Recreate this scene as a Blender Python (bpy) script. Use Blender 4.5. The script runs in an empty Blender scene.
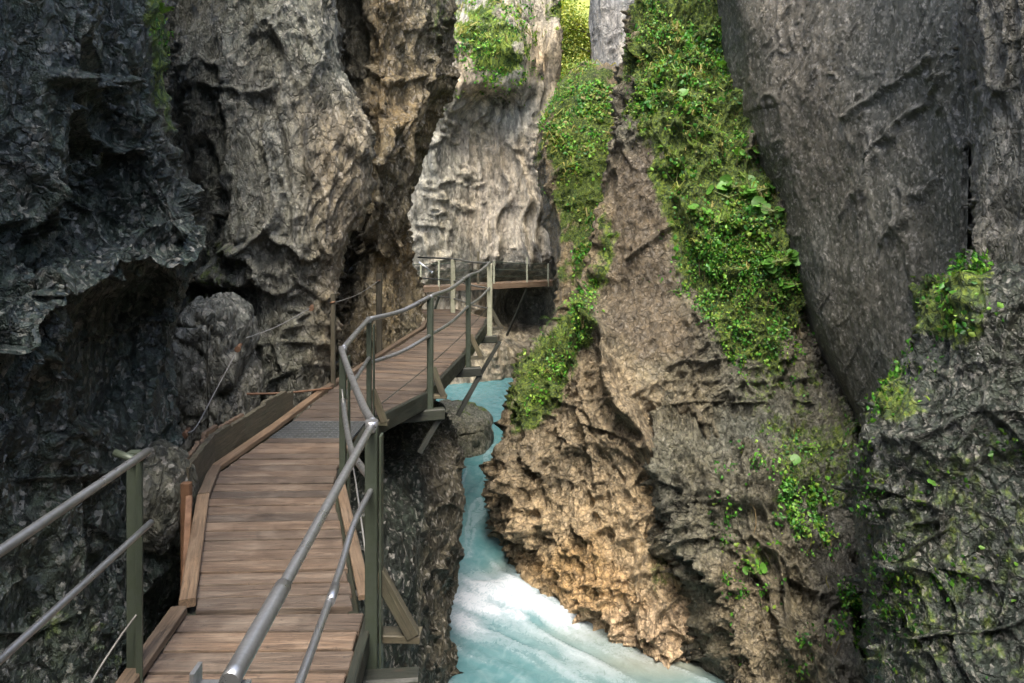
import bpy, math, random
import numpy as np
from mathutils import Vector
random.seed(7); RNG = np.random.default_rng(7)
S = bpy.context.scene
COL = S.collection
F = 720.0; HY = 210.0; CZ = 2.27
rad = math.radians

# ---------------------------------------------------------------- helpers
def P(px, py, Y):
    return np.array([(px-512)/F*Y, Y, CZ-(py-HY)/F*Y])
def W(x, y, z): return np.array([x, y, z], float)
def PZ(px, z, Y): return np.array([(px-512)/F*Y, Y, z])
def proj(v):
    y = np.maximum(v[:, 1], 0.2)
    return 512+v[:, 0]/y*F, HY-(v[:, 2]-CZ)/y*F

def tag(o, label=None, cat=None, group=None, kind=None):
    if label: o['label'] = label
    if cat: o['category'] = cat
    if group: o['group'] = group
    if kind: o['kind'] = kind
    return o
def empty(name, loc, label, cat, group=None):
    o = bpy.data.objects.new(name, None); COL.objects.link(o)
    o.location = loc; o.empty_display_size = .2
    return tag(o, label, cat, group)

def link(name, me, mat, parent=None):
    if mat: me.materials.append(mat)
    o = bpy.data.objects.new(name, me); COL.objects.link(o)
    if parent is not None:
        o.parent = parent
        o.matrix_parent_inverse = parent_inv(parent)
    return o
def parent_inv(p):
    from mathutils import Matrix
    m = Matrix.Translation(p.location)
    q = p
    if p.parent is not None:
        m = p.parent.matrix_parent_inverse.copy()
        m = Matrix.Translation((0, 0, 0))
        return m
    return m.inverted()

def np_mesh(name, v, f, smooth=False):
    """v (N,3); f (M,k) ints, all faces of k corners"""
    v = np.asarray(v, np.float32); f = np.asarray(f, np.int32)
    me = bpy.data.meshes.new(name)
    k = f.shape[1]
    me.vertices.add(len(v)); me.vertices.foreach_set('co', v.ravel())
    me.loops.add(f.size); me.loops.foreach_set('vertex_index', f.ravel())
    me.polygons.add(len(f))
    me.polygons.foreach_set('loop_start', np.arange(0, f.size, k, dtype=np.int32))
    me.polygons.foreach_set('loop_total', np.full(len(f), k, np.int32))
    if smooth: me.polygons.foreach_set('use_smooth', np.ones(len(f), bool))
    me.update(calc_edges=True)
    return me
def attr_col(me, name, c):
    a = me.attributes.new(name, 'FLOAT_COLOR', 'POINT')
    c = np.asarray(c, np.float32)
    if c.shape[1] == 3: c = np.concatenate([c, np.ones((len(c), 1), np.float32)], 1)
    a.data.foreach_set('color', c.ravel())
def attr_f(me, name, x):
    a = me.attributes.new(name, 'FLOAT', 'POINT'); a.data.foreach_set('value', np.asarray(x, np.float32).ravel())
def attr_v(me, name, x):
    a = me.attributes.new(name, 'FLOAT_VECTOR', 'POINT'); a.data.foreach_set('vector', np.asarray(x, np.float32).ravel())

class MB:
    """collects boxes, prisms and tubes, links them as ONE mesh object"""
    def __init__(s): s.v = []; s.f = []; s.sm = []; s.pc = []; s.pv = []
    def add(s, v, f, smooth=False, pv=None, pc=None):
        b = len(s.v); s.v += [tuple(map(float, p)) for p in v]
        s.f += [tuple(i+b for i in q) for q in f]; s.sm += [smooth]*len(f)
        r = random.random() if pc is None else pc
        s.pc += [r]*len(v)
        s.pv += [tuple(map(float, p)) for p in (pv if pv is not None else v)]
    def beam(s, a, b, w, h, up=(0, 0, 1), bev=0.0, taper=1.0):
        a = Vector(a); b = Vector(b); d = (b-a); L = d.length; d.normalize()
        up = Vector(up)
        x = d.cross(up)
        if x.length < 1e-3: x = d.cross(Vector((1, 0, 0)))
        x.normalize(); z = x.cross(d)
        bev = bev or min(w, h)*.12
        vs = []; pv = []; o = random.random()*20
        prof = [(-w/2+bev, -h/2), (w/2-bev, -h/2), (w/2, -h/2+bev), (w/2, h/2-bev), (w/2-bev, h/2), (-w/2+bev, h/2), (-w/2, h/2-bev), (-w/2, -h/2+bev)]
        for t, p in ((0, a), (L, b)):
            k = 1 if t == 0 else taper
            for (px, pz) in prof:
                vs.append(p+x*px*k+z*pz*k); pv.append((t+o, px+o, pz))
        f = [tuple(range(7, -1, -1)), tuple(range(8, 16))]
        for i in range(8): f.append((i, (i+1) % 8, 8+(i+1) % 8, 8+i))
        s.add(vs, f, False, pv)
    def prism(s, poly, thick):
        """poly: list of 3D points (planar), extruded along vector thick"""
        t = Vector(thick); n = len(poly)
        vs = [Vector(p) for p in poly]+[Vector(p)+t for p in poly]
        f = [tuple(range(n-1, -1, -1)), tuple(range(n, 2*n))]
        for i in range(n): f.append((i, (i+1) % n, n+(i+1) % n, n+i))
        s.add(vs, f)
    def tube(s, pts, r, n=10, sub=6, caps=True):
        pts = [Vector(p) for p in pts]
        path = catmull(pts, sub) if len(pts) > 2 else pts
        rr = r if callable(r) else (lambda t: r)
        vs = []; pv = []; m = len(path); prev = None; L = 0; o = random.random()*20
        for i, p in enumerate(path):
            d = (path[min(i+1, m-1)]-path[max(i-1, 0)]).normalized()
            if prev is None:
                x = d.cross(Vector((0, 0, 1)))
                if x.length < 1e-3: x = d.cross(Vector((1, 0, 0)))
            else: x = prev-d*prev.dot(d)
            x.normalize(); prev = x; y = d.cross(x)
            if i: L += (p-path[i-1]).length
            for k in range(n):
                a = 2*math.pi*k/n
                vs.append(p+(x*math.cos(a)+y*math.sin(a))*rr(i/(m-1))); pv.append((L+o, math.cos(a)*.03+o, math.sin(a)*.03))
        f = []
        for i in range(m-1):
            for k in range(n):
                f.append((i*n+k, i*n+(k+1) % n, (i+1)*n+(k+1) % n, (i+1)*n+k))
        s.add(vs, f, True, pv)
        if caps:
            b = len(s.v)-len(vs)
            s.f += [tuple(b+k for k in range(n-1, -1, -1)), tuple(b+(m-1)*n+k for k in range(n))]; s.sm += [False, False]
    def build(s, name, mat, parent=None):
        me = bpy.data.meshes.new(name)
        me.from_pydata(s.v, [], s.f); me.polygons.foreach_set('use_smooth', s.sm)
        attr_f(me, 'pc', s.pc); attr_v(me, 'pv', s.pv); me.update()
        return link(name, me, mat, parent)

def catmull(pts, sub):
    out = []; n = len(pts)
    for i in range(n-1):
        p0 = pts[max(i-1, 0)]; p1 = pts[i]; p2 = pts[i+1]; p3 = pts[min(i+2, n-1)]
        for k in range(sub):
            t = k/sub
            out.append(0.5*((2*p1)+(p2-p0)*t+(2*p0-5*p1+4*p2-p3)*t*t+(3*p1-3*p2+p3-p0)*t**3))
    out.append(pts[-1]); return out

# ---------------------------------------------------------------- noise (numpy)
def h3(ix, iy, iz, seed):
    with np.errstate(over='ignore'):
        n = ix.astype(np.uint32)*np.uint32(374761393)+iy.astype(np.uint32)*np.uint32(668265263)+iz.astype(np.uint32)*np.uint32(2147483647 & 1274126177)+np.uint32(seed*974711 & 0xffffffff)
        n = (n ^ (n >> np.uint32(13)))*np.uint32(1274126177)
        n = (n ^ (n >> np.uint32(15)))*np.uint32(2246822519)
        n = n ^ (n >> np.uint32(16))
    return n
def u01(n): return (n & np.uint32(0xffffff)).astype(np.float32)/np.float32(0x1000000)
def vnoise(p, seed=0):
    """value noise in [-1,1]"""
    q = np.floor(p); f = (p-q).astype(np.float32); i = q.astype(np.int64)
    f = f*f*f*(f*(f*6-15)+10)
    out = 0
    for dx in (0, 1):
        wx = f[:, 0] if dx else 1-f[:, 0]
        for dy in (0, 1):
            wy = f[:, 1] if dy else 1-f[:, 1]
            for dz in (0, 1):
                wz = f[:, 2] if dz else 1-f[:, 2]
                out = out+wx*wy*wz*u01(h3(i[:, 0]+dx, i[:, 1]+dy, i[:, 2]+dz, seed))
    return out*2-1
def fbm(p, seed=0, oct=4, gain=.5):
    a = 1; s = 0; q = p.copy()
    for k in range(oct):
        s = s+a*vnoise(q, seed+k*17); a *= gain; q = q*2.03+3.7
    return s
def ridged(p, seed=0, oct=4):
    a = 1; s = 0; q = p.copy()
    for k in range(oct):
        s = s+a*(1-2*np.abs(vnoise(q, seed+k*13))); a *= .5; q = q*2.1+1.3
    return s
def facet(p, seed=0, tilt=1.6, k=.6):
    """fractured blocks: upper envelope of randomly tilted shallow domes, one per jittered cell (creased, no jumps);
    returns height and the lead over the second highest (0 along a crack)"""
    i = np.floor(p).astype(np.int64); n = len(p)
    b1 = np.full(n, -1e9, np.float32); b2 = b1.copy()
    for dx in (-1, 0, 1):
        for dy in (-1, 0, 1):
            for dz in (-1, 0, 1):
                c = i+np.array([dx, dy, dz]); k1 = h3(c[:, 0], c[:, 1], c[:, 2], seed)
                k2 = h3(c[:, 0], c[:, 1], c[:, 2], seed+77); k3 = h3(c[:, 0], c[:, 1], c[:, 2], seed+191)
                ex = (p[:, 0]-c[:, 0]-u01(k1)).astype(np.float32); ey = (p[:, 1]-c[:, 1]-u01(k2)).astype(np.float32); ez = (p[:, 2]-c[:, 2]-u01(k3)).astype(np.float32)
                d = ex*ex+ey*ey+ez*ez
                g = .5*(u01(k1 >> np.uint32(5))-.5)+tilt*((u01(k2 >> np.uint32(6))-.5)*ex+(u01(k3 >> np.uint32(4))-.5)*ey+(u01(k1 >> np.uint32(7))-.5)*ez)-k*d
                b2 = np.where(g > b1, b1, np.maximum(b2, g)); b1 = np.maximum(b1, g)
    return b1, b1-b2
def sstep(a, b, x):
    t = np.clip((x-a)/(b-a), 0, 1); return t*t*(3-2*t)
def polymask(px, py, poly, w):
    """soft inside-ness of a polygon"""
    poly = np.asarray(poly, float); n = len(poly)
    ins = np.zeros(len(px), bool); dist = np.full(len(px), 1e9)
    for i in range(n):
        x1, y1 = poly[i]; x2, y2 = poly[(i+1) % n]
        c = ((y1 > py) != (y2 > py)) & (px < (x2-x1)*(py-y1)/((y2-y1) or 1e-9)+x1)
        ins ^= c
        L = (x2-x1)**2+(y2-y1)**2 or 1e-9
        t = np.clip(((px-x1)*(x2-x1)+(py-y1)*(y2-y1))/L, 0, 1)
        dist = np.minimum(dist, np.hypot(px-x1-t*(x2-x1), py-y1-t*(y2-y1)))
    return sstep(-w, w, np.where(ins, dist, -dist))

# ---------------------------------------------------------------- materials
class NT:
    def __init__(s, name):
        s.m = bpy.data.materials.new(name); s.m.use_nodes = True; s.t = s.m.node_tree; s.t.nodes.clear()
        s.out = s.n('ShaderNodeOutputMaterial'); s.b = s.n('ShaderNodeBsdfPrincipled')
        s.l(s.b.outputs[0], s.out.inputs[0])
    def n(s, ty, **kw):
        x = s.t.nodes.new(ty)
        for k, v in kw.items(): setattr(x, k, v)
        return x
    def l(s, a, b): s.t.links.new(a, b)
    def noise(s, vec, scale, detail=4, rough=.55, dist=0):
        x = s.n('ShaderNodeTexNoise'); x.inputs['Scale'].default_value = scale; x.inputs['Detail'].default_value = detail
        x.inputs['Roughness'].default_value = rough; x.inputs['Distortion'].default_value = dist
        if vec is not None: s.l(vec, x.inputs['Vector'])
        return x
    def ramp(s, fac, stops):
        x = s.n('ShaderNodeValToRGB'); e = x.color_ramp.elements
        while len(e) < len(stops): e.new(.5)
        for q, (p, c) in zip(e, stops):
            q.position = p; q.color = (*c, 1) if len(c) == 3 else c
        s.l(fac, x.inputs[0]); return x.outputs[0]
    def mix(s, fac, a, b, mode='MIX'):
        x = s.n('ShaderNodeMix', data_type='RGBA', blend_type=mode)
        for sock, v in ((0, fac), (6, a), (7, b)):
            if isinstance(v, (int, float)): x.inputs[sock].default_value = v
            elif isinstance(v, tuple): x.inputs[sock].default_value = (*v, 1)
            else: s.l(v, x.inputs[sock])
        return x.outputs[2]
    def math(s, op, a, b=0.0, c=None):
        x = s.n('ShaderNodeMath', operation=op)
        for i, v in enumerate((a, b) if c is None else (a, b, c)):
            if isinstance(v, (int, float)): x.inputs[i].default_value = v
            else: s.l(v, x.inputs[i])
        return x.outputs[0]
    def mrange(s, v, a, b, c=0, d=1):
        x = s.n('ShaderNodeMapRange'); s.l(v, x.inputs[0])
        for i, q in enumerate((a, b, c, d)): x.inputs[i+1].default_value = q
        return x.outputs[0]
    def attr(s, name):
        return s.n('ShaderNodeAttribute', attribute_name=name)
    def obj(s): return s.n('ShaderNodeTexCoord').outputs['Object']
    def mapping(s, vec, scale=(1, 1, 1), rot=(0, 0, 0)):
        x = s.n('ShaderNodeMapping'); x.inputs['Scale'].default_value = scale; x.inputs['Rotation'].default_value = rot
        s.l(vec, x.inputs[0]); return x.outputs[0]
    def bump(s, h, strength, dist, normal=None):
        x = s.n('ShaderNodeBump'); x.inputs['Strength'].default_value = strength; x.inputs['Distance'].default_value = dist
        s.l(h, x.inputs['Height'])
        if normal is not None: s.l(normal, x.inputs['Normal'])
        return x.outputs[0]

def rock_mat(name, rough=(.55, .85), spec=.5, tone=.3, fine=1.0, grain=(1, 1, .55), fleck_glint=.35, streak=0., jamp=1.):
    m = NT(name); o = m.obj(); at = m.attr('Col'); ms = m.attr('moss')
    g = m.mapping(o, grain, (0.3, .5, 0) if not streak else (0, 0, 0))
    n2 = m.noise(g, 8, 5, .68, .2)
    wv = m.n('ShaderNodeVectorMath', operation='MULTIPLY_ADD'); m.l(n2.outputs['Color'], wv.inputs[0]); wv.inputs[1].default_value = (.11, .11, .11); m.l(g, wv.inputs[2])
    cells = []
    def chisel(scale, amp):
        vo = m.n('ShaderNodeTexVoronoi', feature='F1'); vo.inputs['Scale'].default_value = scale; m.l(wv.outputs[0], vo.inputs['Vector'])
        df = m.n('ShaderNodeVectorMath', operation='SUBTRACT'); m.l(wv.outputs[0], df.inputs[0]); m.l(vo.outputs['Position'], df.inputs[1])
        cc = m.n('ShaderNodeVectorMath', operation='SUBTRACT'); m.l(vo.outputs['Color'], cc.inputs[0]); cc.inputs[1].default_value = (.5, .5, .5)
        dt = m.n('ShaderNodeVectorMath', operation='DOT_PRODUCT'); m.l(df.outputs[0], dt.inputs[0]); m.l(cc.outputs[0], dt.inputs[1])
        sx = m.n('ShaderNodeSeparateColor'); m.l(vo.outputs['Color'], sx.inputs[0]); cells.append((sx.outputs[0], vo.outputs['Distance']))
        return m.math('ADD', m.math('MULTIPLY', dt.outputs['Value'], 2.2*amp), m.math('MULTIPLY', sx.outputs[1], .3*amp/scale))
    vd = m.n('ShaderNodeTexVoronoi', feature='DISTANCE_TO_EDGE'); vd.inputs['Scale'].default_value = 5.5; m.l(wv.outputs[0], vd.inputs['Vector'])
    jt = m.mrange(vd.outputs['Distance'], .0, .055)
    h = m.math('ADD', chisel(11, fine), chisel(31, fine*.9)); h = m.math('ADD', h, m.math('MULTIPLY', jt, .045*jamp))
    c = at.outputs['Color']
    for (f, d), k in zip(cells, (tone, tone*1.2)):
        c = m.mix(1, c, m.ramp(f, [(0, (1-k, 1-k, 1-k)), (.5, (1, 1, 1)), (1, (1+k*1.2, 1+k*1.15, 1+k*1.05))]), 'MULTIPLY')
    v2 = m.ramp(n2.outputs[0], [(.32, (.55, .57, .55)), (.5, (1, 1, 1)), (.70, (1.45, 1.42, 1.36))]); c = m.mix(1, c, v2, 'MULTIPLY')
    if streak:
        st = m.noise(m.mapping(o, (1.6, 1.6, .12)), 2.2, 5, .65, .3)
        c = m.mix(1, c, m.ramp(st.outputs[0], [(.34, (1-streak, 1-streak, 1-streak*.95)), (.5, (1, 1, 1)), (.66, (1.3, 1.27, 1.2))]), 'MULTIPLY')
    # pale rock flecks and painted wet glints on single small chips
    sp = m.mrange(cells[1][0], .82, .86); c = m.mix(m.math('MULTIPLY', sp, fleck_glint), c, (.40, .38, .34))
    mk = m.mrange(m.math('ADD', ms.outputs['Fac'], m.mrange(n2.outputs[0], .3, .7, -.3, .3)), .38, .62)
    mc = m.ramp(cells[1][0], [(.1, (.022, .045, .006)), (.5, (.06, .10, .012)), (.9, (.125, .17, .02))])
    c = m.mix(mk, c, mc)
    m.l(c, m.b.inputs['Base Color'])
    r = m.mrange(n2.outputs[0], .35, .65, rough[0], rough[1]); r = m.math('MAXIMUM', r, m.math('MULTIPLY', mk, .95))
    m.l(r, m.b.inputs['Roughness']); m.b.inputs['Specular IOR Level'].default_value = spec
    h = m.math('ADD', h, m.math('MULTIPLY', n2.outputs[0], .07*fine))
    h = m.math('MULTIPLY', h, m.mrange(m.attr('calm').outputs['Fac'], 0, 1, .9, .15))
    m.l(m.bump(h, 1.0, 1.0), m.b.inputs['Normal'])
    return m.m

def wood_mat(name, cols, rough=.75, wear=.5):
    m = NT(name); pv = m.attr('pv').outputs['Vector']; pc = m.attr('pc').outputs['Fac']
    g = m.mapping(pv, (1.2, 22, 22)); n = m.noise(g, 3, 6, .65, .6)
    k = m.mapping(pv, (2.0, 5, 5)); n2 = m.noise(k, 1.6, 4, .6, .4)
    n3 = m.noise(m.obj(), 2.2, 4, .6)
    c = m.ramp(n.outputs[0], [(.28, cols[0]), (.5, cols[1]), (.72, cols[2])])
    c = m.mix(m.mrange(n2.outputs[0], .48, .72, 0, wear), c, cols[3])
    c = m.mix(m.mrange(n3.outputs[0], .5, .75, 0, wear*.7), c, cols[0])
    n4 = m.noise(m.obj(), 1.3, 6, .7, .5); c = m.mix(m.mrange(n4.outputs[0], .5, .62, 0, wear), c, tuple(x*.55 for x in cols[1]))
    n5 = m.noise(m.obj(), 26, 3, .7); c = m.mix(m.mrange(n5.outputs[0], .6, .7, 0, wear), c, cols[0])
    t = m.ramp(pc, [(0, (.66, .68, .70)), (.5, (1, .98, .95)), (1, (1.32, 1.22, 1.1))])
    c = m.mix(1, c, t, 'MULTIPLY')
    # knots
    vo = m.n('ShaderNodeTexVoronoi'); vo.inputs['Scale'].default_value = 1.0; m.l(m.mapping(pv, (2.6, 9, 9)), vo.inputs['Vector'])
    kn = m.mrange(vo.outputs['Distance'], .06, .12, .75, 0); c = m.mix(kn, c, (.03, .02, .014))
    m.l(c, m.b.inputs['Base Color'])
    m.l(m.mrange(n2.outputs[0], .3, .7, rough-.25, rough+.1), m.b.inputs['Roughness'])
    h = m.math('ADD', n.outputs[0], m.math('MULTIPLY', n2.outputs[0], .6))
    m.l(m.bump(h, .55, .008), m.b.inputs['Normal'])
    return m.m

def metal_mat(name, base, dirt, rough=(.3, .55), metallic=.8, amt=.5):
    m = NT(name); o = m.obj(); n = m.noise(o, 14, 5, .65); n2 = m.noise(o, 4, 4, .6)
    c = m.mix(m.mrange(n.outputs[0], .45, .7, 0, amt), tuple(base), tuple(dirt))
    c = m.mix(m.mrange(n2.outputs[0], .5, .75, 0, amt*.8), c, tuple(x*.6 for x in dirt))
    m.l(c, m.b.inputs['Base Color']); m.b.inputs['Metallic'].default_value = metallic
    m.l(m.mrange(n.outputs[0], .35, .65, *rough), m.b.inputs['Roughness'])
    m.l(m.bump(n.outputs[0], .25, .004), m.b.inputs['Normal'])
    return m.m

def leaf_mat(name, trans=.35, rough=.5):
    m = NT(name); a = m.attr('Col'); n = m.noise(m.obj(), 30, 2)
    c = m.mix(1, a.outputs['Color'], m.ramp(n.outputs[0], [(.3, (.75, .78, .7)), (.7, (1.2, 1.18, 1.1))]), 'MULTIPLY')
    m.l(c, m.b.inputs['Base Color']); m.b.inputs['Roughness'].default_value = rough
    m.b.inputs['Specular IOR Level'].default_value = .35
    tr = m.n('ShaderNodeBsdfTranslucent'); m.l(m.mix(1, c, (1.25, 1.2, .6), 'MULTIPLY'), tr.inputs[0])
    mx = m.n('ShaderNodeMixShader'); mx.inputs[0].default_value = trans
    m.l(m.b.outputs[0], mx.inputs[1]); m.l(tr.outputs[0], mx.inputs[2]); m.l(mx.outputs[0], m.out.inputs[0])
    return m.m

M = {}
M['wet'] = rock_mat('wet_dark_rock', (.26, .6), .55, .42, 1.0, (1, 1, .8), .3, 0, 1.)
M['rock'] = rock_mat('limestone', (.45, .8), .45, .26, .8, (1, 1, .6), .3, 0, .8)
M['wall'] = rock_mat('streaked_limestone', (.5, .85), .4, .18, .8, (.5, .5, .25), .2, .38, .5)
M['smooth'] = rock_mat('smooth_rock', (.45, .75), .45, .14, .32, (1.0, 1.0, .9), .3, 0, .12)
M['rough'] = rock_mat('rough_rock', (.5, .85), .45, .26, 1.1, (1, 1, .8), .16, 0, 1.5)
M['deck'] = wood_mat('deck_wood', [(.018, .014, .011), (.07, .052, .039), (.142, .104, .076), (.16, .135, .108)], .72, .55)
M['kerb'] = wood_mat('kerb_wood', [(.035, .026, .017), (.10, .07, .045), (.175, .122, .078), (.13, .105, .075)], .75, .5)
M['oldwood'] = wood_mat('weathered_wood', [(.02, .019, .012), (.06, .053, .033), (.10, .085, .055), (.055, .06, .03)], .8, .6)
M['darkwood'] = wood_mat('dark_damp_wood', [(.005, .007, .005), (.013, .016, .011), (.028, .026, .018), (.016, .025, .011)], .7, .6)
M['post'] = metal_mat('green_grey_steel', (.048, .06, .045), (.035, .048, .026), (.4, .65), .35, .7)
M['rail'] = metal_mat('galvanised_steel', (.34, .35, .36), (.16, .165, .14), (.25, .5), .85, .6)
M['palepost'] = metal_mat('lichened_steel', (.30, .30, .22), (.17, .19, .11), (.5, .75), .2, .6)
M['wire'] = metal_mat('wire_steel', (.22, .22, .21), (.14, .13, .11), (.4, .6), .5, .4)
M['rust'] = metal_mat('rusty_steel', (.14, .075, .04), (.05, .03, .02), (.6, .85), .3, .6)
M['grate'] = metal_mat('grate_steel', (.10, .11, .115), (.06, .06, .05), (.4, .65), .5, .5)
M['dark'] = metal_mat('dark_steel', (.035, .04, .035), (.05, .04, .03), (.5, .75), .4, .4)
M['leaf'] = leaf_mat('leaf', .35, .45)
M['grass'] = leaf_mat('grass_blade', .4, .55)

# ---------------------------------------------------------------- rock masses
def interp_axis0(C, segn):
    """Catmull-Rom along axis 0, segn samples per segment"""
    n = C.shape[0]; out = []
    for i in range(n-1):
        p0 = C[max(i-1, 0)]; p1 = C[i]; p2 = C[i+1]; p3 = C[min(i+2, n-1)]
        for k in range(segn[i]):
            t = k/segn[i]
            a = .5*((2*p1)+(p2-p0)*t+(2*p0-5*p1+4*p2-p3)*t*t+(3*p1-3*p2+p3-p0)*t**3)
            l = p1+(p2-p1)*t
            out.append(a*.75+l*.25)
    out.append(C[-1]); return np.stack(out)
def seg_counts(C, spx=1.7, s3=.13):
    n = C.shape[0]; r = []
    pr = C.reshape(-1, 3); x, y = proj(pr)
    x = np.clip(x, -60, 1084).reshape(C.shape[:2]); y = np.clip(y, -60, 740).reshape(C.shape[:2])
    for i in range(n-1):
        d = np.hypot(x[i+1]-x[i], y[i+1]-y[i]).max()/spx
        e = np.linalg.norm(C[i+1]-C[i], axis=1).mean()/s3
        r.append(int(max(3, min(260, max(d, min(e, 60))))))
    return r
CLIFF = {}
def terr(h, s, w):
    t = h/s; f = np.floor(t); r = t-f
    return s*(f+sstep(.5-w/2, .5+w/2, r))*.8+h*.2
def polyline_d(px, py, pl):
    d = np.full(len(px), 1e9)
    for (x1, y1), (x2, y2) in zip(pl, pl[1:]):
        L = (x2-x1)**2+(y2-y1)**2; t = np.clip(((px-x1)*(x2-x1)+(py-y1)*(y2-y1))/L, 0, 1)
        d = np.minimum(d, np.hypot(px-x1-t*(x2-x1), py-y1-t*(y2-y1)))
    return d
def displace(v, nrm, amp, seed, st, fac=(1.1, .42, .16), famp=(.20, .085, .035), smooth=0., crackamp=1.4, carve=(), calm=(), joint=.13, slant=.6):
    """chiselled displacement of points along normals; st scales the noise space (strata)"""
    q = v*np.array(st)
    warp = np.stack([fbm(q*.9+11, seed+1, 3), fbm(q*.9+47, seed+2, 3), fbm(q*.9+83, seed+3, 3)], 1)*.09
    q = q+warp
    px, py = proj(v)
    if len(calm):
        mk = np.zeros(len(v))
        for (poly, w, k) in calm: mk = np.maximum(mk, polymask(px, py, poly, w)*k)
        amp = amp*(1-mk)
    base = fbm(q*.5, seed+5, 2)*.20
    d = base*amp
    if len(carve):
        fq = 20/max(v[:, 1].mean(), 6); wx = 7*fbm(v*fq, seed+21, 3); wy = 7*fbm(v*fq+9, seed+22, 3)
        for (pl, w, dep) in carve:
            d = d-dep*np.exp(-(polyline_d(px+wx, py+wy, pl)/w)**2)
    big, e0 = facet(q/fac[0], seed)
    mid, e1 = facet(q/fac[1]+7.3, seed+31)
    sml, e2 = facet(q/fac[2]+14.6, seed+62)
    soft = 1-smooth
    # broken plates: the block heights stepped into flat plates with crisp edges
    pl = terr(big*famp[0]*1.5, famp[0]*.55, .2)+base*.25
    pm = terr(mid*famp[1]*1.3, famp[1]*.5, .3)+fbm(q*1.7, seed+8, 3)*famp[1]*.2
    d = d+amp*(pl+pm*soft+sml*famp[2]*1.2*soft)
    # long joints: zero lines of stretched noise, one set steep and one set slanting
    cw = .045*max(v[:, 1].mean(), 7)/12
    ca = v*np.array([.8, .8, .3]); cb = np.stack([v[:, 0]*.5, (v[:, 1]-v[:, 2]*slant)*.45, (v[:, 2]+v[:, 1]*slant)*1.5], 1)
    for cc, sd in ((ca, 300), (cb, 320)):
        d = d-amp*joint*np.exp(-(fbm(cc, seed+sd, 3)/cw)**2)*sstep(-.15, .2, fbm(v*.7, seed+sd+9, 2))
    for e, a, w in ((e0, famp[0], .06), (e1, famp[1], .10), (e2, famp[2], .13)):
        d = d-amp*a*crackamp*.16*(1-sstep(0, w, e))*(soft if a < famp[0] else 1)
    d = d+amp*.012*ridged(q*4.5, seed+9, 3)*soft
    return v+nrm*d[:, None], d
def grid_normals(G):
    du = np.gradient(G, axis=0); dv = np.gradient(G, axis=1)
    n = np.cross(dv, du); n /= np.linalg.norm(n, axis=2, keepdims=True)+1e-9
    return n
def cliff(name, rows, mat, base, amp=1., seed=1, st=(1, 1, .7), tints=(), moss=(), flip=False, label=None, post=None, flat=True, **kw):
    C = np.array([[np.asarray(p, float) for p in r] for r in rows])
    sr = seg_counts(C); sc = seg_counts(C.transpose(1, 0, 2))
    G = interp_axis0(C, sr)
    G = interp_axis0(G.transpose(1, 0, 2), sc).transpose(1, 0, 2)
    N = grid_normals(G)
    if flip: N = -N
    R, K = G.shape[:2]
    v = G.reshape(-1, 3); n = N.reshape(-1, 3)
    # smoothing of the normals on creased columns
    v, d = displace(v, n, amp, seed, st, **kw)
    if post is not None: v = post(v, n)
    i = np.arange(R*K).reshape(R, K)
    f = np.stack([i[:-1, :-1], i[:-1, 1:], i[1:, 1:], i[1:, :-1]], -1).reshape(-1, 4)
    if not flip: f = f[:, ::-1]
    f = f if True else f
    me = np_mesh(name, v, f, flat is False)
    finish_rock(me, v, d, base, tints, moss, seed, kw.get('calm', ()))
    o = link(name, me, mat); tag(o, kind='structure')
    if label: o['label'] = label
    vn = grid_normals(v.reshape(R, K, 3)).reshape(-1, 3)
    if flip: vn = -vn
    px, py = proj(v)
    CLIFF[name] = dict(v=v, n=vn, g=n, px=px, py=py, R=R, K=K)
    return o
def finish_rock(me, v, d, base, tints, moss, seed, calm=()):
    px, py = proj(v)
    c = np.tile(np.array(base, np.float32), (len(v), 1))
    big = fbm(v*.8, seed+50, 4)[:, None]
    c = c*(1+.22*big)
    warm = fbm(v*.5+9, seed+60, 3)[:, None]
    c = c*(1+warm*np.array([.12, .02, -.12]))
    for (poly, w, col, s) in tints:
        mk = polymask(px+12*fbm(v*1.4, seed+3, 3), py+12*fbm(v*1.4+5, seed+4, 3), poly, w)*s
        c = c*(1-mk[:, None])+np.array(col)*(1+.25*big)*mk[:, None]
    attr_col(me, 'Col', np.clip(c, .004, .8))
    m = np.zeros(len(v))
    for (poly, w, s) in moss:
        m = np.maximum(m, polymask(px+14*fbm(v*1.7, seed+5, 3), py+14*fbm(v*1.7+5, seed+6, 3), poly, w)*s)
    attr_f(me, 'moss', m)
    cm = np.zeros(len(v))
    for (poly, w, k) in calm: cm = np.maximum(cm, polymask(px, py, poly, w)*k)
    attr_f(me, 'calm', cm)

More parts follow.
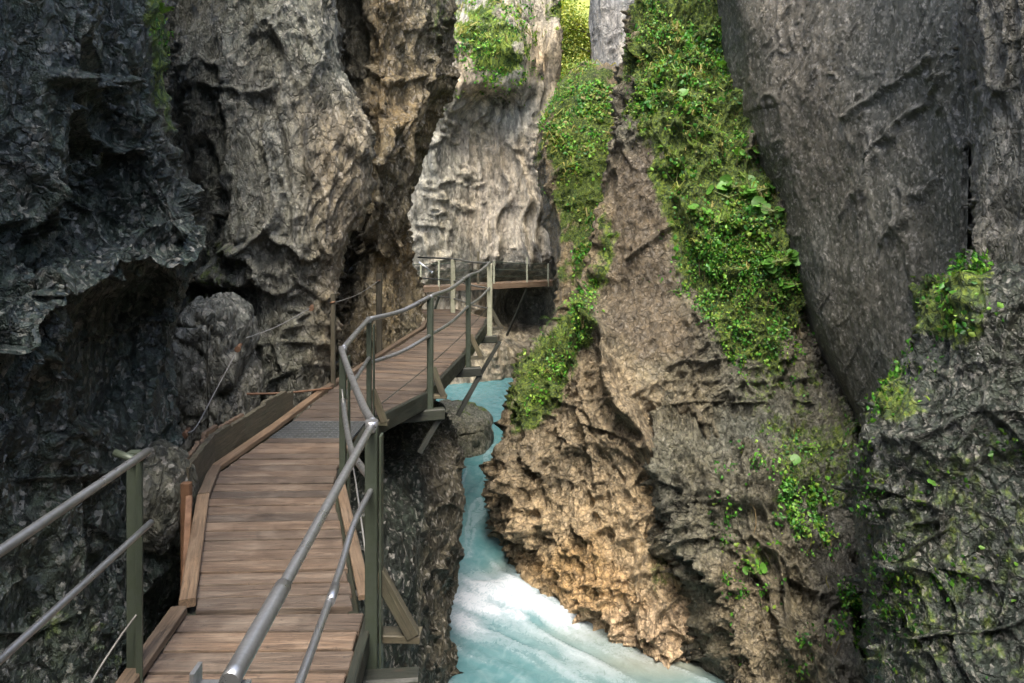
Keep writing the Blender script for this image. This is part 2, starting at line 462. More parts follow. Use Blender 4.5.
def blob(name, c, r, mat, base, seed, amp=.5, tints=(), moss=(), st=(1, 1, 1), n=90, sq=.8, rotz=0.):
    """a free-standing boulder: squared-off displaced ellipsoid"""
    th = np.linspace(0, math.pi, n); ph = np.linspace(0, 2*math.pi, 2*n, endpoint=False)
    T, H = np.meshgrid(th, ph, indexing='ij')
    d = np.stack([np.sin(T)*np.cos(H), np.sin(T)*np.sin(H), np.cos(T)], -1).reshape(-1, 3)
    u = np.sign(d)*np.abs(d)**sq
    v = u*np.array(r); ca, sa = math.cos(rotz), math.sin(rotz)
    v = np.stack([v[:, 0]*ca-v[:, 1]*sa, v[:, 0]*sa+v[:, 1]*ca, v[:, 2]], 1)+np.array(c)
    v2, dd = displace(v, d, amp, seed, st)
    i = np.arange(n*2*n).reshape(n, 2*n); j = np.roll(i, -1, axis=1)
    f = np.stack([i[:-1], i[1:], j[1:], j[:-1]], -1).reshape(-1, 4)
    me = np_mesh(name, v2-np.array(c), f, False); finish_rock(me, v2, dd, base, tints, moss, seed)
    o = link(name, me, mat); o.location = c
    px, py = proj(v2); CLIFF[o.name] = dict(v=v2, n=d, g=d, px=px, py=py, R=n, K=2*n)
    return o

def rows(spec):
    return [[P(*p) if len(p) == 3 else W(*p[1:]) for p in r] for r in spec]

# --- A: wet dark wall close by on the left
led = lambda px: 300-px*.5
A = []
def arow(pys, ed, ys, back_z):
    return [('w', -3.6, -7, back_z), (-420, pys[0], 1.9), (-120, pys[1], 2.9), (20, pys[2], ys[0]), (75, pys[3], ys[1]), (130, pys[4], ys[2]), (ed, pys[5], ys[3]), (ed-22, pys[5], ys[3]+2.2), (ed-70, pys[5], ys[3]+5)]
A.append(arow([-900, -760, -640, -560, -520, -480], 140, (4.3, 4.9, 5.6, 6.5), 9))
A.append(arow([-330, -300, -270, -230, -210, -200], 152, (4.05, 4.7, 5.4, 6.3), 6))
A.append(arow([-60, -40, -10, 0, 0, 0], 168, (3.9, 4.55, 5.3, 6.2), 4))
A.append(arow([130, 125, 110, 90, 75, 65], 176, (3.9, 4.5, 5.25, 6.2), 3.2))
A.append(arow([280, 240, 200, 175, 155, 140], 186, (4.0, 4.65, 5.4, 6.15), 2.6))
A.append(arow([395, 345, 283, 250, 222, 197], 200, (4.1, 4.8, 5.5, 6.15), 2.2))
A.append(arow([430, 380, 300, 268, 238, 214], 211, (3.5, 4.05, 4.65, 5.4), 2.0))
A.append(arow([480, 430, 345, 310, 275, 250], 212, (3.5, 4.05, 4.65, 5.4), 1.7))
A.append(arow([540, 490, 395, 345, 306, 276], 194, (3.85, 4.6, 5.5, 6.25), 1.4))
A.append(arow([600, 540, 440, 390, 345, 312], 180, (3.9, 4.7, 5.55, 6.3), 1.1))
A.append(arow([680, 600, 500, 450, 420, 400], 166, (3.85, 4.6, 5.4, 6.35), .7))
A.append(arow([780, 700, 580, 530, 500, 470], 160, (3.8, 4.5, 5.25, 6.2), .2))
A.append(arow([900, 800, 660, 610, 580, 560], 152, (3.75, 4.45, 5.2, 6.0), -.4))
A.append(arow([1100, 1000, 800, 740, 710, 690], 158, (3.7, 4.4, 5.1, 5.9), -1.4))
A.append(arow([1800, 1600, 1300, 1150, 1050, 1000], 165, (3.7, 4.4, 5.1, 5.9), -4.5))
cliff('cliff_left_front', rows(A), M['wet'], (.028, .040, .030), amp=1.0, seed=11, st=(1, 1, .8), flip=False,
      moss=[([(140, -30), (182, -30), (180, 70), (176, 140), (160, 120), (150, 40)], 14, .9), ([(0, 580), (180, 580), (180, 700), (0, 700)], 40, .3)],
      famp=(.24, .10, .035), joint=.06, carve=[([(55, 72), (100, 85), (148, 82)], 4, .12), ([(70, 108), (98, 138), (150, 152)], 4, .12), ([(140, 90), (150, 140), (158, 195)], 4, .12), ([(30, 160), (50, 230)], 5, .12), ([(60, 300), (110, 285), (160, 270)], 4, .1)])

# --- B: tall grey pillar
edges = {-420: 335, -150: 348, 0: 351, 60: 354, 130: 370, 190: 366, 240: 345, 300: 326, 350: 318, 400: 312, 470: 306, 620: 300, 800: 290}
B = []
for py, e in edges.items():
    lean = (py-200)/400
    y0 = 8.9+max(0, -lean)*.6
    bx = 0 if py < 240 else 8
    if py > 250: y0 += .45
    B.append([(60, py, 12.5), (150, py, 11.6), (183, py, 10.2), (222-bx, py, y0+.35), (275, py, y0), (320, py, y0+.15), (e, py, y0+.8), (e-6, py, y0+2.6), (e-30, py, y0+5)])
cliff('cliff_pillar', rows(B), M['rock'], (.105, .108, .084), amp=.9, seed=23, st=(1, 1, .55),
      tints=[([(215, 60), (300, 60), (300, 320), (240, 300)], 30, (.135, .137, .115), .8), ([(300, 100), (375, 100), (375, 420), (320, 420)], 30, (.16, .13, .085), .7), ([(170, 60), (215, 60), (220, 300), (170, 320)], 20, (.07, .078, .065), .8)],  # dark left tint paints in the shade of the recess
      moss=[([(180, 230), (240, 230), (240, 300), (180, 300)], 20, .4)], famp=(.22, .12, .06), carve=[([(238, 255), (262, 222), (278, 192)], 4, .16), ([(205, 82), (240, 88), (275, 80)], 2.5, .06), ([(185, 280), (240, 288)], 6, .2), ([(340, 150), (325, 230), (318, 330)], 3, .08)])

# --- C: ochre column behind the pillar
edgeC = {-420: 480, -150: 465, 0: 456, 50: 451, 120: 437, 170: 421, 220: 413, 265: 415, 310: 421, 350: 420, 420: 405, 560: 390, 760: 380}
C_ = []
for py, e in edgeC.items():
    low = max(0., (py-200)/150)
    low = min(low, 1)
    yy = 12.2-.3*low+.25*math.sin(py*.03)
    if py > 230: yy += .5
    C_.append([(300, py, 15), (335, py, 13.6), (348-6*low, py, yy+.5), (380-10*low, py, yy-.2), (413-14*low, py, yy+.5), (e, py, yy+1.9), (e-3, py, yy+4), (e-16, py, yy+8)])
cliff('cliff_ochre_column', rows(C_), M['rock'], (.15, .122, .068), amp=.95, seed=37, st=(1, 1, .6),
      tints=[([(335, -50), (365, -50), (370, 300), (330, 320)], 15, (.09, .085, .06), .8), ([(380, 130), (430, 130), (420, 240), (370, 240)], 20, (.085, .075, .045), .6)],  # second tint paints in the shade under the overhang
      moss=[([(430, -30), (460, -30), (455, 40), (435, 60)], 15, .5)], famp=(.26, .14, .06), carve=[([(366, 70), (385, 80), (430, 72)], 3.5, .16), ([(405, 120), (380, 165), (372, 235)], 8, .35)])

# --- D: back wall
D = []
cx = [360, 415, 440, 470, 500, 518, 540, 558]
def drow(py, ys): D.append([(x, py, y) for x, y in zip(cx, ys)]+[(560, py, 33), (552, py, 40)])
drow(-420, [30, 30, 30, 30, 30, 30, 30, 30.3])
drow(-120, [28.6, 28.6, 28.4, 28.4, 28.4, 28.6, 28.6, 29])
drow(0, [28, 28, 27.6, 27, 26.8, 27.2, 28, 28.2])
drow(45, [27.6, 27.6, 26.8, 26.1, 26, 26.6, 27.9, 27.6])
drow(82, [27.4, 27.3, 26.3, 26.2, 26.5, 27.1, 28, 28.2])
drow(100, [27.3, 27, 26.3, 26.9, 28.0, 28.0, 28.2, 28.3])
drow(130, [27.3, 26.9, 26.7, 27.9, 28.3, 28.1, 28.1, 28.2])
drow(190, [27.3, 27, 26.9, 27.6, 28.2, 28.1, 28.0, 28.1])
drow(265, [27.5, 27.2, 27.2, 27.7, 28.4, 28.3, 28.2, 28.3])
drow(290, [28, 27.8, 28, 28.8, 30.5, 31.5, 31.5, 30.5])
drow(322, [28, 28, 28, 28.6, 30.5, 31.5, 31.5, 30])
drow(345, [27, 26.8, 26.6, 26.6, 27, 27.4, 28, 28])
drow(372, [26.2, 26, 25.8, 25.9, 26.5, 27, 28, 28])
drow(450, [26, 25.8, 25.6, 25.7, 26.3, 27, 28, 28])
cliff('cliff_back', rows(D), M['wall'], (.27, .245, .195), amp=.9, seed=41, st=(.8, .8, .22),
      tints=[([(405, 100), (460, 100), (470, 260), (405, 270)], 20, (.15, .15, .125), .8), ([(470, 165), (550, 165), (550, 262), (470, 262)], 14, (.32, .288, .232), .8), ([(485, 285), (560, 280), (560, 328), (490, 328)], 6, (.07, .075, .055), .8), ([(420, 330), (560, 330), (560, 380), (420, 380)], 10, (.22, .19, .13), .8)],  # dark tint under the footbridge paints in the recess's shade
      moss=[([(455, 0), (500, 0), (530, 40), (525, 65), (500, 85), (475, 75), (458, 50)], 12, .75), ([(430, 60), (450, 60), (450, 110), (430, 130)], 10, .45), ([(545, -20), (566, -20), (566, 25), (550, 30)], 8, .9)], fac=(1.8, .8, .3), famp=(.32, .03, .03), slant=.3, joint=.2, carve=[([(498, 100), (503, 180), (497, 262)], 2, .25), ([(517, 70), (522, 160), (528, 262)], 2, .3), ([(536, 60), (538, 140), (540, 262)], 2, .3)])

# --- E: sunlit green spur on the far right bank
E = []
def erow(py, a, ys): E.append([(a[0]+6, py, 27), (a[0], py, ys[0]), (a[1], py, ys[1]), (a[2], py, ys[2]), (a[3], py, ys[3]), (a[3]+60, py, ys[3]+.5)])
E.append([(556, 112, 27), (556, 104, 25.5), (570, 76, 25), (592, 64, 24.5), (640, 72, 24), (700, 80, 24)])
E.append([(552, 116, 27), (549, 108, 22.6), (567, 84, 21.8), (592, 72, 21.4), (640, 82, 21.2), (700, 90, 21.6)])
erow(128, (541, 562, 595, 640), (20.9, 20.2, 19.9, 20))
erow(150, (538, 562, 598, 640), (20.7, 19.8, 19.4, 19.5))
erow(200, (545, 566, 600, 640), (20.3, 19.4, 18.9, 19))
erow(250, (553, 572, 602, 640), (19.9, 19, 18.4, 18.6))
erow(300, (560, 578, 602, 640), (19.5, 18.6, 18, 18.4))
erow(380, (552, 575, 602, 640), (19.3, 18.4, 17.8, 18.4))
erow(540, (545, 575, 602, 640), (19.3, 18.4, 17.8, 18.4))
cliff('cliff_green_spur', rows(E), M['rough'], (.17, .13, .07), amp=.85, seed=53, st=(1, 1, .6),
      moss=[([(548, 60), (600, 66), (625, 130), (622, 200), (604, 310), (575, 280), (566, 220), (548, 180), (540, 110)], 10, .85)])
# --- G: pale wall high on the far right
G_ = []
for py, e in ((-420, 594), (-150, 590), (0, 590), (60, 592), (120, 590), (250, 592), (520, 592)):
    G_.append([(e+10, py, 40), (e+4, py, 31), (e, py, 25.4), (e+25, py, 24.4), (e+65, py, 24), (e+130, py, 23), (e+260, py, 22)])
cliff('cliff_pale_wall', rows(G_), M['wall'], (.22, .215, .2), amp=.5, seed=59, st=(.8, .8, .2))

# --- F: great buttress with the nose in the river
Fr = []
def frow(py, a, ys):
    Fr.append([(a[0]+14, py, 20.5), (a[0]+2, py, ys[0]+1.8)]+[(x, py, y) for x, y in zip(a, ys)])
frow(-420, (690, 705, 725, 745, 790, 850), (16.6, 16, 15.9, 15.9, 16, 17))
frow(-150, (660, 675, 705, 735, 780, 840), (15.4, 15, 14.9, 14.9, 15, 16))
frow(0, (638, 660, 690, 720, 760, 820), (14.9, 14.4, 14.2, 14.2, 14.4, 15.6))
frow(80, (624, 645, 680, 725, 770, 830), (14.6, 13.9, 13.7, 13.7, 13.9, 15))
frow(140, (614, 640, 680, 730, 780, 840), (14.3, 13.6, 13.4, 13.3, 13.4, 14.5))
frow(200, (609, 638, 682, 735, 790, 850), (14.1, 13.3, 13.1, 12.95, 13.0, 14))
frow(260, (602, 634, 680, 740, 800, 860), (14.0, 13.2, 12.9, 12.7, 12.6, 13.6))
frow(296, (590, 628, 678, 740, 800, 860), (14.1, 13.2, 12.8, 12.5, 12.4, 13.3))
frow(318, (562, 606, 668, 740, 800, 860), (14.2, 13.1, 12.65, 12.35, 12.3, 13.1))
frow(345, (532, 590, 658, 740, 800, 860), (14.1, 12.9, 12.5, 12.2, 12.1, 12.8))
frow(385, (512, 570, 645, 730, 800, 860), (14.0, 12.75, 12.35, 12.05, 11.9, 12.5))
frow(430, (500, 560, 635, 710, 800, 860), (13.9, 12.6, 12.2, 12.0, 11.8, 12.4))
frow(485, (493, 555, 625, 690, 780, 860), (13.8, 12.5, 12.0, 12.1, 12, 12.4))
frow(535, (497, 555, 620, 685, 770, 860), (13.6, 12.35, 11.75, 11.8, 12, 12.4))
frow(572, (507, 558, 618, 690, 770, 860), (13.35, 12.3, 11.5, 11.4, 12, 12.4))
frow(620, (514, 562, 618, 695, 770, 860), (13.1, 12.1, 11.3, 11.05, 11.8, 12.4))
frow(700, (518, 570, 625, 705, 770, 860), (13, 12, 11.2, 10.9, 11.6, 12.4))
frow(860, (518, 570, 625, 705, 770, 860), (13, 12, 11.2, 10.9, 11.6, 12.4))
cliff('cliff_buttress', rows(Fr), M['rough'], (.13, .112, .07), amp=.9, seed=67, st=(1, 1, .75),
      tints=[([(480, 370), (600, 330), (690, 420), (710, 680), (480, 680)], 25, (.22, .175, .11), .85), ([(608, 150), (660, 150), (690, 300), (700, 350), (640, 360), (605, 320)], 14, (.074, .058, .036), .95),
             ([(495, 470), (560, 500), (640, 480), (700, 560), (705, 670), (500, 670)], 30, (.34, .26, .155), .85),
             ([(560, 590), (620, 580), (720, 620), (720, 680), (560, 680)], 18, (.42, .31, .2), .7),
             ([(520, 560), (600, 545), (640, 600), (560, 610)], 16, (.36, .22, .08), .6)],
      moss=[([(632, -40), (738, -40), (752, 90), (766, 175), (800, 250), (806, 330), (770, 370), (715, 345), (690, 300), (668, 250), (650, 200), (655, 150), (622, 120), (626, 60)], 14, .85),
            ([(612, 190), (614, 240), (596, 300), (580, 350), (560, 410), (520, 440), (503, 400), (515, 360), (560, 310), (592, 270)], 12, .9),
            ([(740, 330), (860, 380), (870, 480), (780, 500), (740, 420)], 30, .5), ([(640, 530), (670, 520), (675, 580), (645, 590)], 8, .45)],
      famp=(.32, .27, .14), crackamp=1.8, calm=[([(606, 150), (655, 150), (690, 260), (690, 330), (660, 390), (625, 380), (600, 320)], 12, .7)],
      carve=[([(598, 300), (606, 350), (614, 392), (640, 425), (652, 470), (672, 500), (692, 548), (712, 640)], 6, .5), ([(640, 445), (665, 448), (690, 470)], 9, .45), ([(512, 478), (516, 515), (524, 548)], 5, .3),
             ([(612, 205), (606, 250), (598, 300)], 4, .3), ([(628, 255), (650, 240), (672, 228)], 2.5, .12), ([(690, 400), (715, 440), (735, 470)], 5, .25), ([(575, 410), (590, 440), (600, 500)], 4, .2), ([(560, 500), (585, 540), (600, 590)], 4, .2), ([(735, 95), (750, 120), (745, 140)], 8, .4)])
# --- K: rough block in front of the buttress
K_ = []
def krow(py, a, ys): K_.append([(a[0]-4, py, ys[0]+2.2), (a[0], py, ys[0])]+[(x, py, y) for x, y in zip(a[1:], ys[1:])])
krow(370, (690, 730, 790, 850, 900), (12.9, 12.7, 12.5, 12.3, 12.6))
krow(410, (662, 715, 780, 850, 900), (12.3, 11.9, 11.6, 11.5, 11.8))
krow(450, (655, 715, 785, 850, 900), (11.8, 11.3, 10.9, 10.9, 11.3))
krow(500, (672, 725, 790, 850, 900), (11.2, 10.6, 10.3, 10.3, 10.8))
krow(560, (692, 740, 800, 855, 900), (10.9, 10.15, 9.8, 9.8, 10.3))
krow(620, (704, 750, 808, 860, 905), (10.6, 9.8, 9.45, 9.4, 9.9))
krow(700, (722, 765, 815, 865, 910), (10.2, 9.4, 9.0, 8.9, 9.5))
krow(950, (735, 775, 820, 870, 910), (10, 9.2, 8.8, 8.7, 9.3))
cliff('cliff_rough_block', rows(K_), M['rough'], (.10, .093, .062), amp=.95, seed=71, st=(1, 1, .8),
      tints=[([(700, 560), (760, 540), (800, 690), (720, 690)], 20, (.155, .128, .08), .8), ([(800, 430), (870, 430), (870, 690), (830, 690)], 20, (.07, .072, .06), .8)],
      moss=[([(760, 400), (870, 400), (860, 500), (770, 520)], 25, .52), ([(745, 540), (770, 530), (775, 570), (745, 575)], 8, .5)], famp=(.34, .30, .15), crackamp=1.8, carve=[([(690, 520), (735, 600), (765, 690)], 5, .3), ([(745, 560), (775, 610), (800, 660)], 5, .25), ([(800, 480), (820, 560), (840, 600)], 7, .35), ([(850, 470), (853, 560), (858, 690)], 8, .4), ([(735, 430), (760, 470)], 5, .25)])

# --- H: smooth grey wall, upper right
H_ = []
def hrow(py, a, ys): H_.append([(a[0]-30, py, ys[0]+2.5)]+[(x, py, y) for x, y in zip(a, ys)]+[(a[-1]+25, py, ys[-1]+1.6)])
hrow(-420, (690, 760, 830, 900, 965), (13.9, 12.6, 11.2, 9.9, 8.9))
hrow(-150, (712, 775, 840, 905, 970), (13.6, 12.2, 10.9, 9.6, 8.5))
hrow(0, (735, 790, 850, 910, 972), (13.2, 11.9, 10.6, 9.4, 8.3))
hrow(120, (757, 805, 860, 915, 972), (12.9, 11.6, 10.3, 9.25, 8.2))
hrow(200, (788, 825, 870, 920, 970), (12.4, 11.2, 10.1, 9.15, 8.2))
hrow(270, (808, 838, 876, 922, 968), (12.0, 10.95, 10, 9.1, 8.2))
hrow(340, (834, 856, 886, 925, 968), (11.5, 10.7, 9.9, 9.05, 8.2))
hrow(410, (860, 876, 897, 930, 968), (11.2, 10.5, 9.8, 9.0, 8.2))
hrow(520, (880, 890, 905, 935, 968), (11.2, 10.5, 9.8, 9.0, 8.2))
cliff('cliff_smooth_wall', rows(H_), M['smooth'], (.072, .073, .06), amp=.42, seed=83, st=(1.2, 1.2, .8),
      tints=[([(740, -60), (830, -60), (860, 200), (790, 210)], 35, (.085, .076, .058), .8), ([(940, 0), (985, 0), (985, 330), (940, 330)], 18, (.04, .045, .037), .7)],
      smooth=.3, famp=(.05, .05, .025), slant=1.0, joint=.09, carve=[([(845, 118), (890, 80), (935, 55)], 3, .07), ([(865, 158), (905, 115), (945, 78)], 3, .08), ([(838, 212), (862, 175), (880, 150)], 3, .06), ([(880, 240), (905, 200), (935, 175)], 3, .06)])
# --- I: slab at the right margin, running back past the camera
I_ = []
for py, e in ((-520, 975), (-200, 972), (0, 972), (120, 975), (220, 972), (320, 968), (450, 965), (700, 965), (1100, 965)):
    zb = CZ-(py-HY)/F*5
    I_.append([(e-30, py, 11), (e-14, py, 8.6), (e-2, py, 7.5), (e+25, py, 7.1), (1060, py, 6.4), (1150, py, 5.4), (1400, py, 3.8), ('w', 4.6, 0, zb), ('w', 4.8, -7, zb)])
cliff('cliff_right_slab', rows(I_), M['rock'], (.075, .076, .062), amp=.7, seed=97, st=(1, 1, .5))
X_ = []  # unseen wall added behind the camera to cut frontal sky light
for zz, yy in ((8.5, -9.5), (5, -8.6), (2, -8.2), (-1, -8), (-6, -8)):
    X_.append([W(x, yy+.5*math.sin(x*1.3), zz) for x in (7, 4.5, 2, 0, -2, -4, -6)])
cliff('added_rear_blocker', X_, M['rock'], (.1, .1, .08), amp=.9, seed=151)
# --- J: mossy block close by on the right
J_ = []
def jrow(py, e, dy=0.):
    e += 14
    J_.append([(e-8, py, 9.3), (e, py, 7.5+dy), (e+28, py, 6.75+dy), (960, py, 6.35+dy), (1025, py, 6.05+dy), (1120, py, 5.7+dy), (1300, py, 5.3+dy)])
jrow(262, 935, 1.6); jrow(270, 915, .5); jrow(296, 903, .1); jrow(345, 896, -.05); jrow(380, 878, -.1); jrow(410, 866, -.25); jrow(460, 853, -.3); jrow(540, 851, -.4); jrow(620, 858, -.5); jrow(700, 863, -.6); jrow(950, 866, -.7)
cliff('cliff_mossy_block', rows(J_), M['wet'], (.026, .034, .026), amp=.9, seed=101, st=(1, 1, .8),
      moss=[([(895, 258), (990, 262), (985, 300), (950, 340), (905, 330)], 14, .8), ([(865, 372), (905, 355), (935, 400), (900, 420), (865, 415)], 10, .85), ([(940, 320), (985, 310), (985, 350), (945, 350)], 10, .6), ([(850, 440), (1030, 420), (1030, 690), (850, 690)], 40, .38)], famp=(.24, .13, .06))

# --- L: bank beneath the boardwalk
L_ = []
def lrow(z, e, rec=0.):
    L_.append([PZ(250, z, 4.0)+W(-rec, 0, 0), PZ(330, z, 5.6)+W(-rec, 0, 0), PZ(385, z, 7.2)+W(-rec, 0, 0), PZ(432, z, 9.2)+W(-rec*.8, 0, 0), PZ(e, z, 11.0)+W(-rec*.6, 0, 0), PZ(e-12, z, 12.6)+W(-rec*.5, 0, 0), PZ(e-40, z, 15)+W(-rec*.3, 0, 0), PZ(390, z, 19), PZ(370, z, 24)])
lrow(-.95, 446, 1.8); lrow(-1.0, 452, .75); lrow(-1.15, 460, .3); lrow(-1.5, 468); lrow(-2.1, 474); lrow(-2.7, 470); lrow(-3.2, 463); lrow(-3.7, 455); lrow(-4.3, 450); lrow(-5.0, 456); lrow(-7, 458)
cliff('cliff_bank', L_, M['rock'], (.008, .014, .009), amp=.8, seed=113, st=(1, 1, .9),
      tints=[([(428, 430), (490, 430), (490, 700), (428, 700)], 14, (.075, .065, .042), .8)],  # brown strip paints the bank's right side as lit
      moss=[], famp=(.2, .11, .05))

# free lumps
o = blob('rock_outcrop', P(210, 366, 8.15), (.38, .6, .86), M['rock'], (.115, .115, .09), 131, 1.0, sq=.6)
tag(o, kind='structure')
o = blob('rock_outcrop', P(163, 500, 5.6), (.13, .25, .36), M['rock'], (.06, .064, .05), 137, .7, sq=.6)
tag(o, kind='structure')
o = blob('boulder', P(460, 434, 19.6), (.64, 1.0, .46), M['rock'], (.10, .105, .08), 139, .8, sq=.5, moss=[([(455, 385), (500, 385), (500, 412), (455, 414)], 8, .6)])
tag(o, 'mossy boulder standing in the turquoise river beyond the walkway struts', 'boulder')

# ---------------------------------------------------------------- river, floor, hillside
def water():
    x = np.arange(-4.5, 5.5, .045); y = np.concatenate([np.arange(6.5, 17, .045), np.arange(17, 34, .12)])
    X, Y = np.meshgrid(x, y, indexing='xy'); X = X.ravel(); Y = Y.ravel(); Z = np.zeros_like(X)
    s = sstep(12.7, 14.6, Y+.15*X)
    Z = -4.62+.42*s+.02*(Y-14)*(Y > 14)
    # flow-aligned coordinates below the sill
    ang = math.radians(-42); a = X*math.cos(ang)+(Y-13.5)*math.sin(ang); b = -X*math.sin(ang)+(Y-13.5)*math.cos(ang)
    down = 1-sstep(13.2, 14.4, Y)
    along = np.where(down > .5, a, -(Y-13.5)); across = np.where(down > .5, b, X)
    q = np.stack([along*.55, across*2.2, np.zeros_like(X)], 1)
    w = np.stack([fbm(q*.8+3, 5, 3), fbm(q*.8+30, 6, 3), 0*X], 1)*.8
    n1 = fbm(q+w, 201, 4); n2 = fbm(q*2.3+w*1.5, 211, 4)
    g = lambda cx, cy, sx, sy: np.exp(-((X-cx)/sx)**2-((Y-cy)/sy)**2)
    hump = g(-.15, 12.85, .75, .55)+.7*g(.75, 12.2, .7, .4)
    Z = Z+hump*.22+n1*.03*(1-.5*s)+n2*.009+g(-.5, 13.5, .4, .4)*-.06+.03*hump*n2
    foam = 1.25*g(-.2, 12.75, .85, .6)+.95*g(.75, 12.1, .8, .45)+.5*g(-.75, 12.2, .3, .8)+.35*g(1.9, 11.3, 1.0, .35)
    foam = foam*(.75+.55*n1+.25*n2)+.34*np.clip(n1+.05+.5*n2, 0, 1)*(1-s)+.30*np.clip(n2*1.2+.1, 0, 1)*(s)*(1-sstep(17, 22, Y))
    ripple = 0.02*n2
    i = np.arange(len(X)).reshape(len(y), len(x))
    f = np.stack([i[:-1, :-1], i[:-1, 1:], i[1:, 1:], i[1:, :-1]], -1).reshape(-1, 4)
    me = np_mesh('river', np.stack([X, Y, Z], 1), f, True)
    attr_f(me, 'foam', np.clip(foam, 0, 1)); attr_f(me, 'up', s)
    attr_f(me, 'mud', np.clip(g(2.3, 11.0, 1.3, .55)+.6*g(1.3, 11.7, .9, .3)+.5*g(-.15, 13.5, .35, .3), 0, 1))
    m = NT('river_water'); fo = m.attr('foam').outputs['Fac']; up = m.attr('up').outputs['Fac']; md = m.attr('mud').outputs['Fac']
    n = m.noise(m.mapping(m.obj(), (2, 2, 2), (0, 0, .7)), 2.0, 5, .6, .8)
    fn = m.noise(m.mapping(m.obj(), (1.6, 1.6, 1.6), (0, 0, .75)), 7, 8, .7, 1.2)
    fo = m.math('MULTIPLY', fo, m.mrange(fn.outputs[0], .32, .6, .45, 1.25))
    c = m.mix(up, (.06, .14, .155), (.055, .155, .165)); far = m.attr('foam')
    c = m.mix(m.mrange(n.outputs[0], .42, .72, 0, .45), c, (.17, .26, .28))
    c = m.mix(m.math('MULTIPLY', md, .6), c, (.22, .19, .13))
    c = m.mix(m.mrange(fo, .05, 1.0), c, (.38, .42, .46))
    m.l(c, m.b.inputs['Base Color']); m.l(m.mrange(fo, .1, .6, .18, .7), m.b.inputs['Roughness'])
    m.l(m.bump(m.math('ADD', n.outputs[0], m.math('MULTIPLY', fn.outputs[0], .6)), .3, .05), m.b.inputs['Normal'])
    m.b.inputs['IOR'].default_value = 1.33
    o = link('river', me, m.m); tag(o, kind='structure')
water()
gm = NT('gravel'); c = gm.ramp(gm.noise(gm.obj(), 2, 6).outputs[0], [(.3, (.08, .075, .06)), (.7, (.2, .18, .14))]); gm.l(c, gm.b.inputs['Base Color'])
me = np_mesh('ground', [(-150, -100, -6.2), (150, -100, -6.2), (150, 200, -6.2), (-150, 200, -6.2)], [(0, 1, 2, 3)])
tag(link('ground', me, gm.m), kind='structure')
def hillside():
    x = np.linspace(-25, 35, 90); y = np.linspace(38, 75, 70); X, Y = np.meshgrid(x, y); X = X.ravel(); Y = Y.ravel()
    q = np.stack([X*.2, Y*.2, 0*X], 1)
    Z = -6+(Y-38)*1.05+fbm(q, 301, 5)*1.4
    i = np.arange(len(X)).reshape(70, 90); f = np.stack([i[:-1, :-1], i[:-1, 1:], i[1:, 1:], i[1:, :-1]], -1).reshape(-1, 4)
    me = np_mesh('hillside', np.stack([X, Y, Z], 1), f, True)
    m = NT('meadow'); c = m.ramp(m.noise(m.obj(), 1.2, 6).outputs[0], [(.3, (.07, .10, .02)), (.55, (.17, .19, .03)), (.75, (.25, .24, .06))]); m.l(c, m.b.inputs['Base Color'])
    m.b.inputs['Roughness'].default_value = .9
    tag(link('hillside', me, m.m), kind='structure')
hillside()

# ---------------------------------------------------------------- foliage
def leaf_batch(pos, nrm, size, col, upb=.28, droop=.35, wide=.36, rng=RNG):
    """folded ovate leaves: 5 verts, 2 quads-as-tris"""
    n = len(pos); nrm = nrm/np.linalg.norm(nrm, axis=1, keepdims=True)
    up = np.array([0, 0, 1.])
    ln = nrm*(1-upb)+up*upb+rng.normal(0, .35, (n, 3)); ln /= np.linalg.norm(ln, axis=1, keepdims=True)
    d = rng.normal(0, 1, (n, 3))+nrm*.7-up*droop
    d -= ln*np.sum(d*ln, 1, keepdims=True); d /= np.linalg.norm(d, axis=1, keepdims=True)+1e-9
    s = np.cross(ln, d); L = size[:, None]
    b = pos; t = pos+d*L-ln*L*.15
    l = pos+d*L*.42-s*L*wide+ln*L*.12; r = pos+d*L*.42+s*L*wide+ln*L*.12
    l2 = pos+d*L*.75-s*L*wide*.7+ln*L*.05; r2 = pos+d*L*.75+s*L*wide*.7+ln*L*.05
    mid = pos+d*L*.5
    v = np.stack([b, l, l2, t, r2, r], 1).reshape(-1, 3)
    k = np.arange(n)[:, None]*6
    f = np.concatenate([k+np.array([[0, 3, 2, 1]]), k+np.array([[0, 5, 4, 3]])], 0)
    return v, f, np.repeat(col, 6, axis=0)
def pick(cl, moss, n, thr=.35, seed=1, dens=None):
    """sample surface points where a vegetation mask holds, evenly by area"""
    D_ = CLIFF[cl]; v = D_['v']; px = D_['px']; py = D_['py']
    rng = np.random.default_rng(seed)
    m = np.zeros(len(v))
    for (poly, w, s) in moss: m = np.maximum(m, polymask(px+10*fbm(v*2, seed+5, 3), py+10*fbm(v*2+5, seed+6, 3), poly, w)*s)
    clump = sstep(-.45, .35, fbm(v*2.6, seed+9, 3))
    m = m*(.04+.96*clump)*(.25+.75*sstep(-.12, .3, fbm(v*1.1+4, seed+15, 3)))
    G = v.reshape(D_['R'], D_['K'], 3)
    ar = np.linalg.norm(np.cross(np.gradient(G, axis=0), np.gradient(G, axis=1)), axis=2).ravel()
    m = m*sstep(-.1, .35, m+.25*fbm(v*3.3, seed+19, 3)-.15)
    p = m*ar*np.clip(.35+D_['n'][:, 2]+.6, .15, 1.6); p /= p.sum()
    i = rng.choice(len(v), n, p=p)
    gn = D_['g'][i]
    return v[i]+rng.normal(0, .012, (n, 3)), gn, rng
GREEN = np.array([[.05, .19, .02], [.035, .14, .02], [.085, .25, .028], [.13, .29, .035], [.022, .085, .015], [.18, .28, .045]])
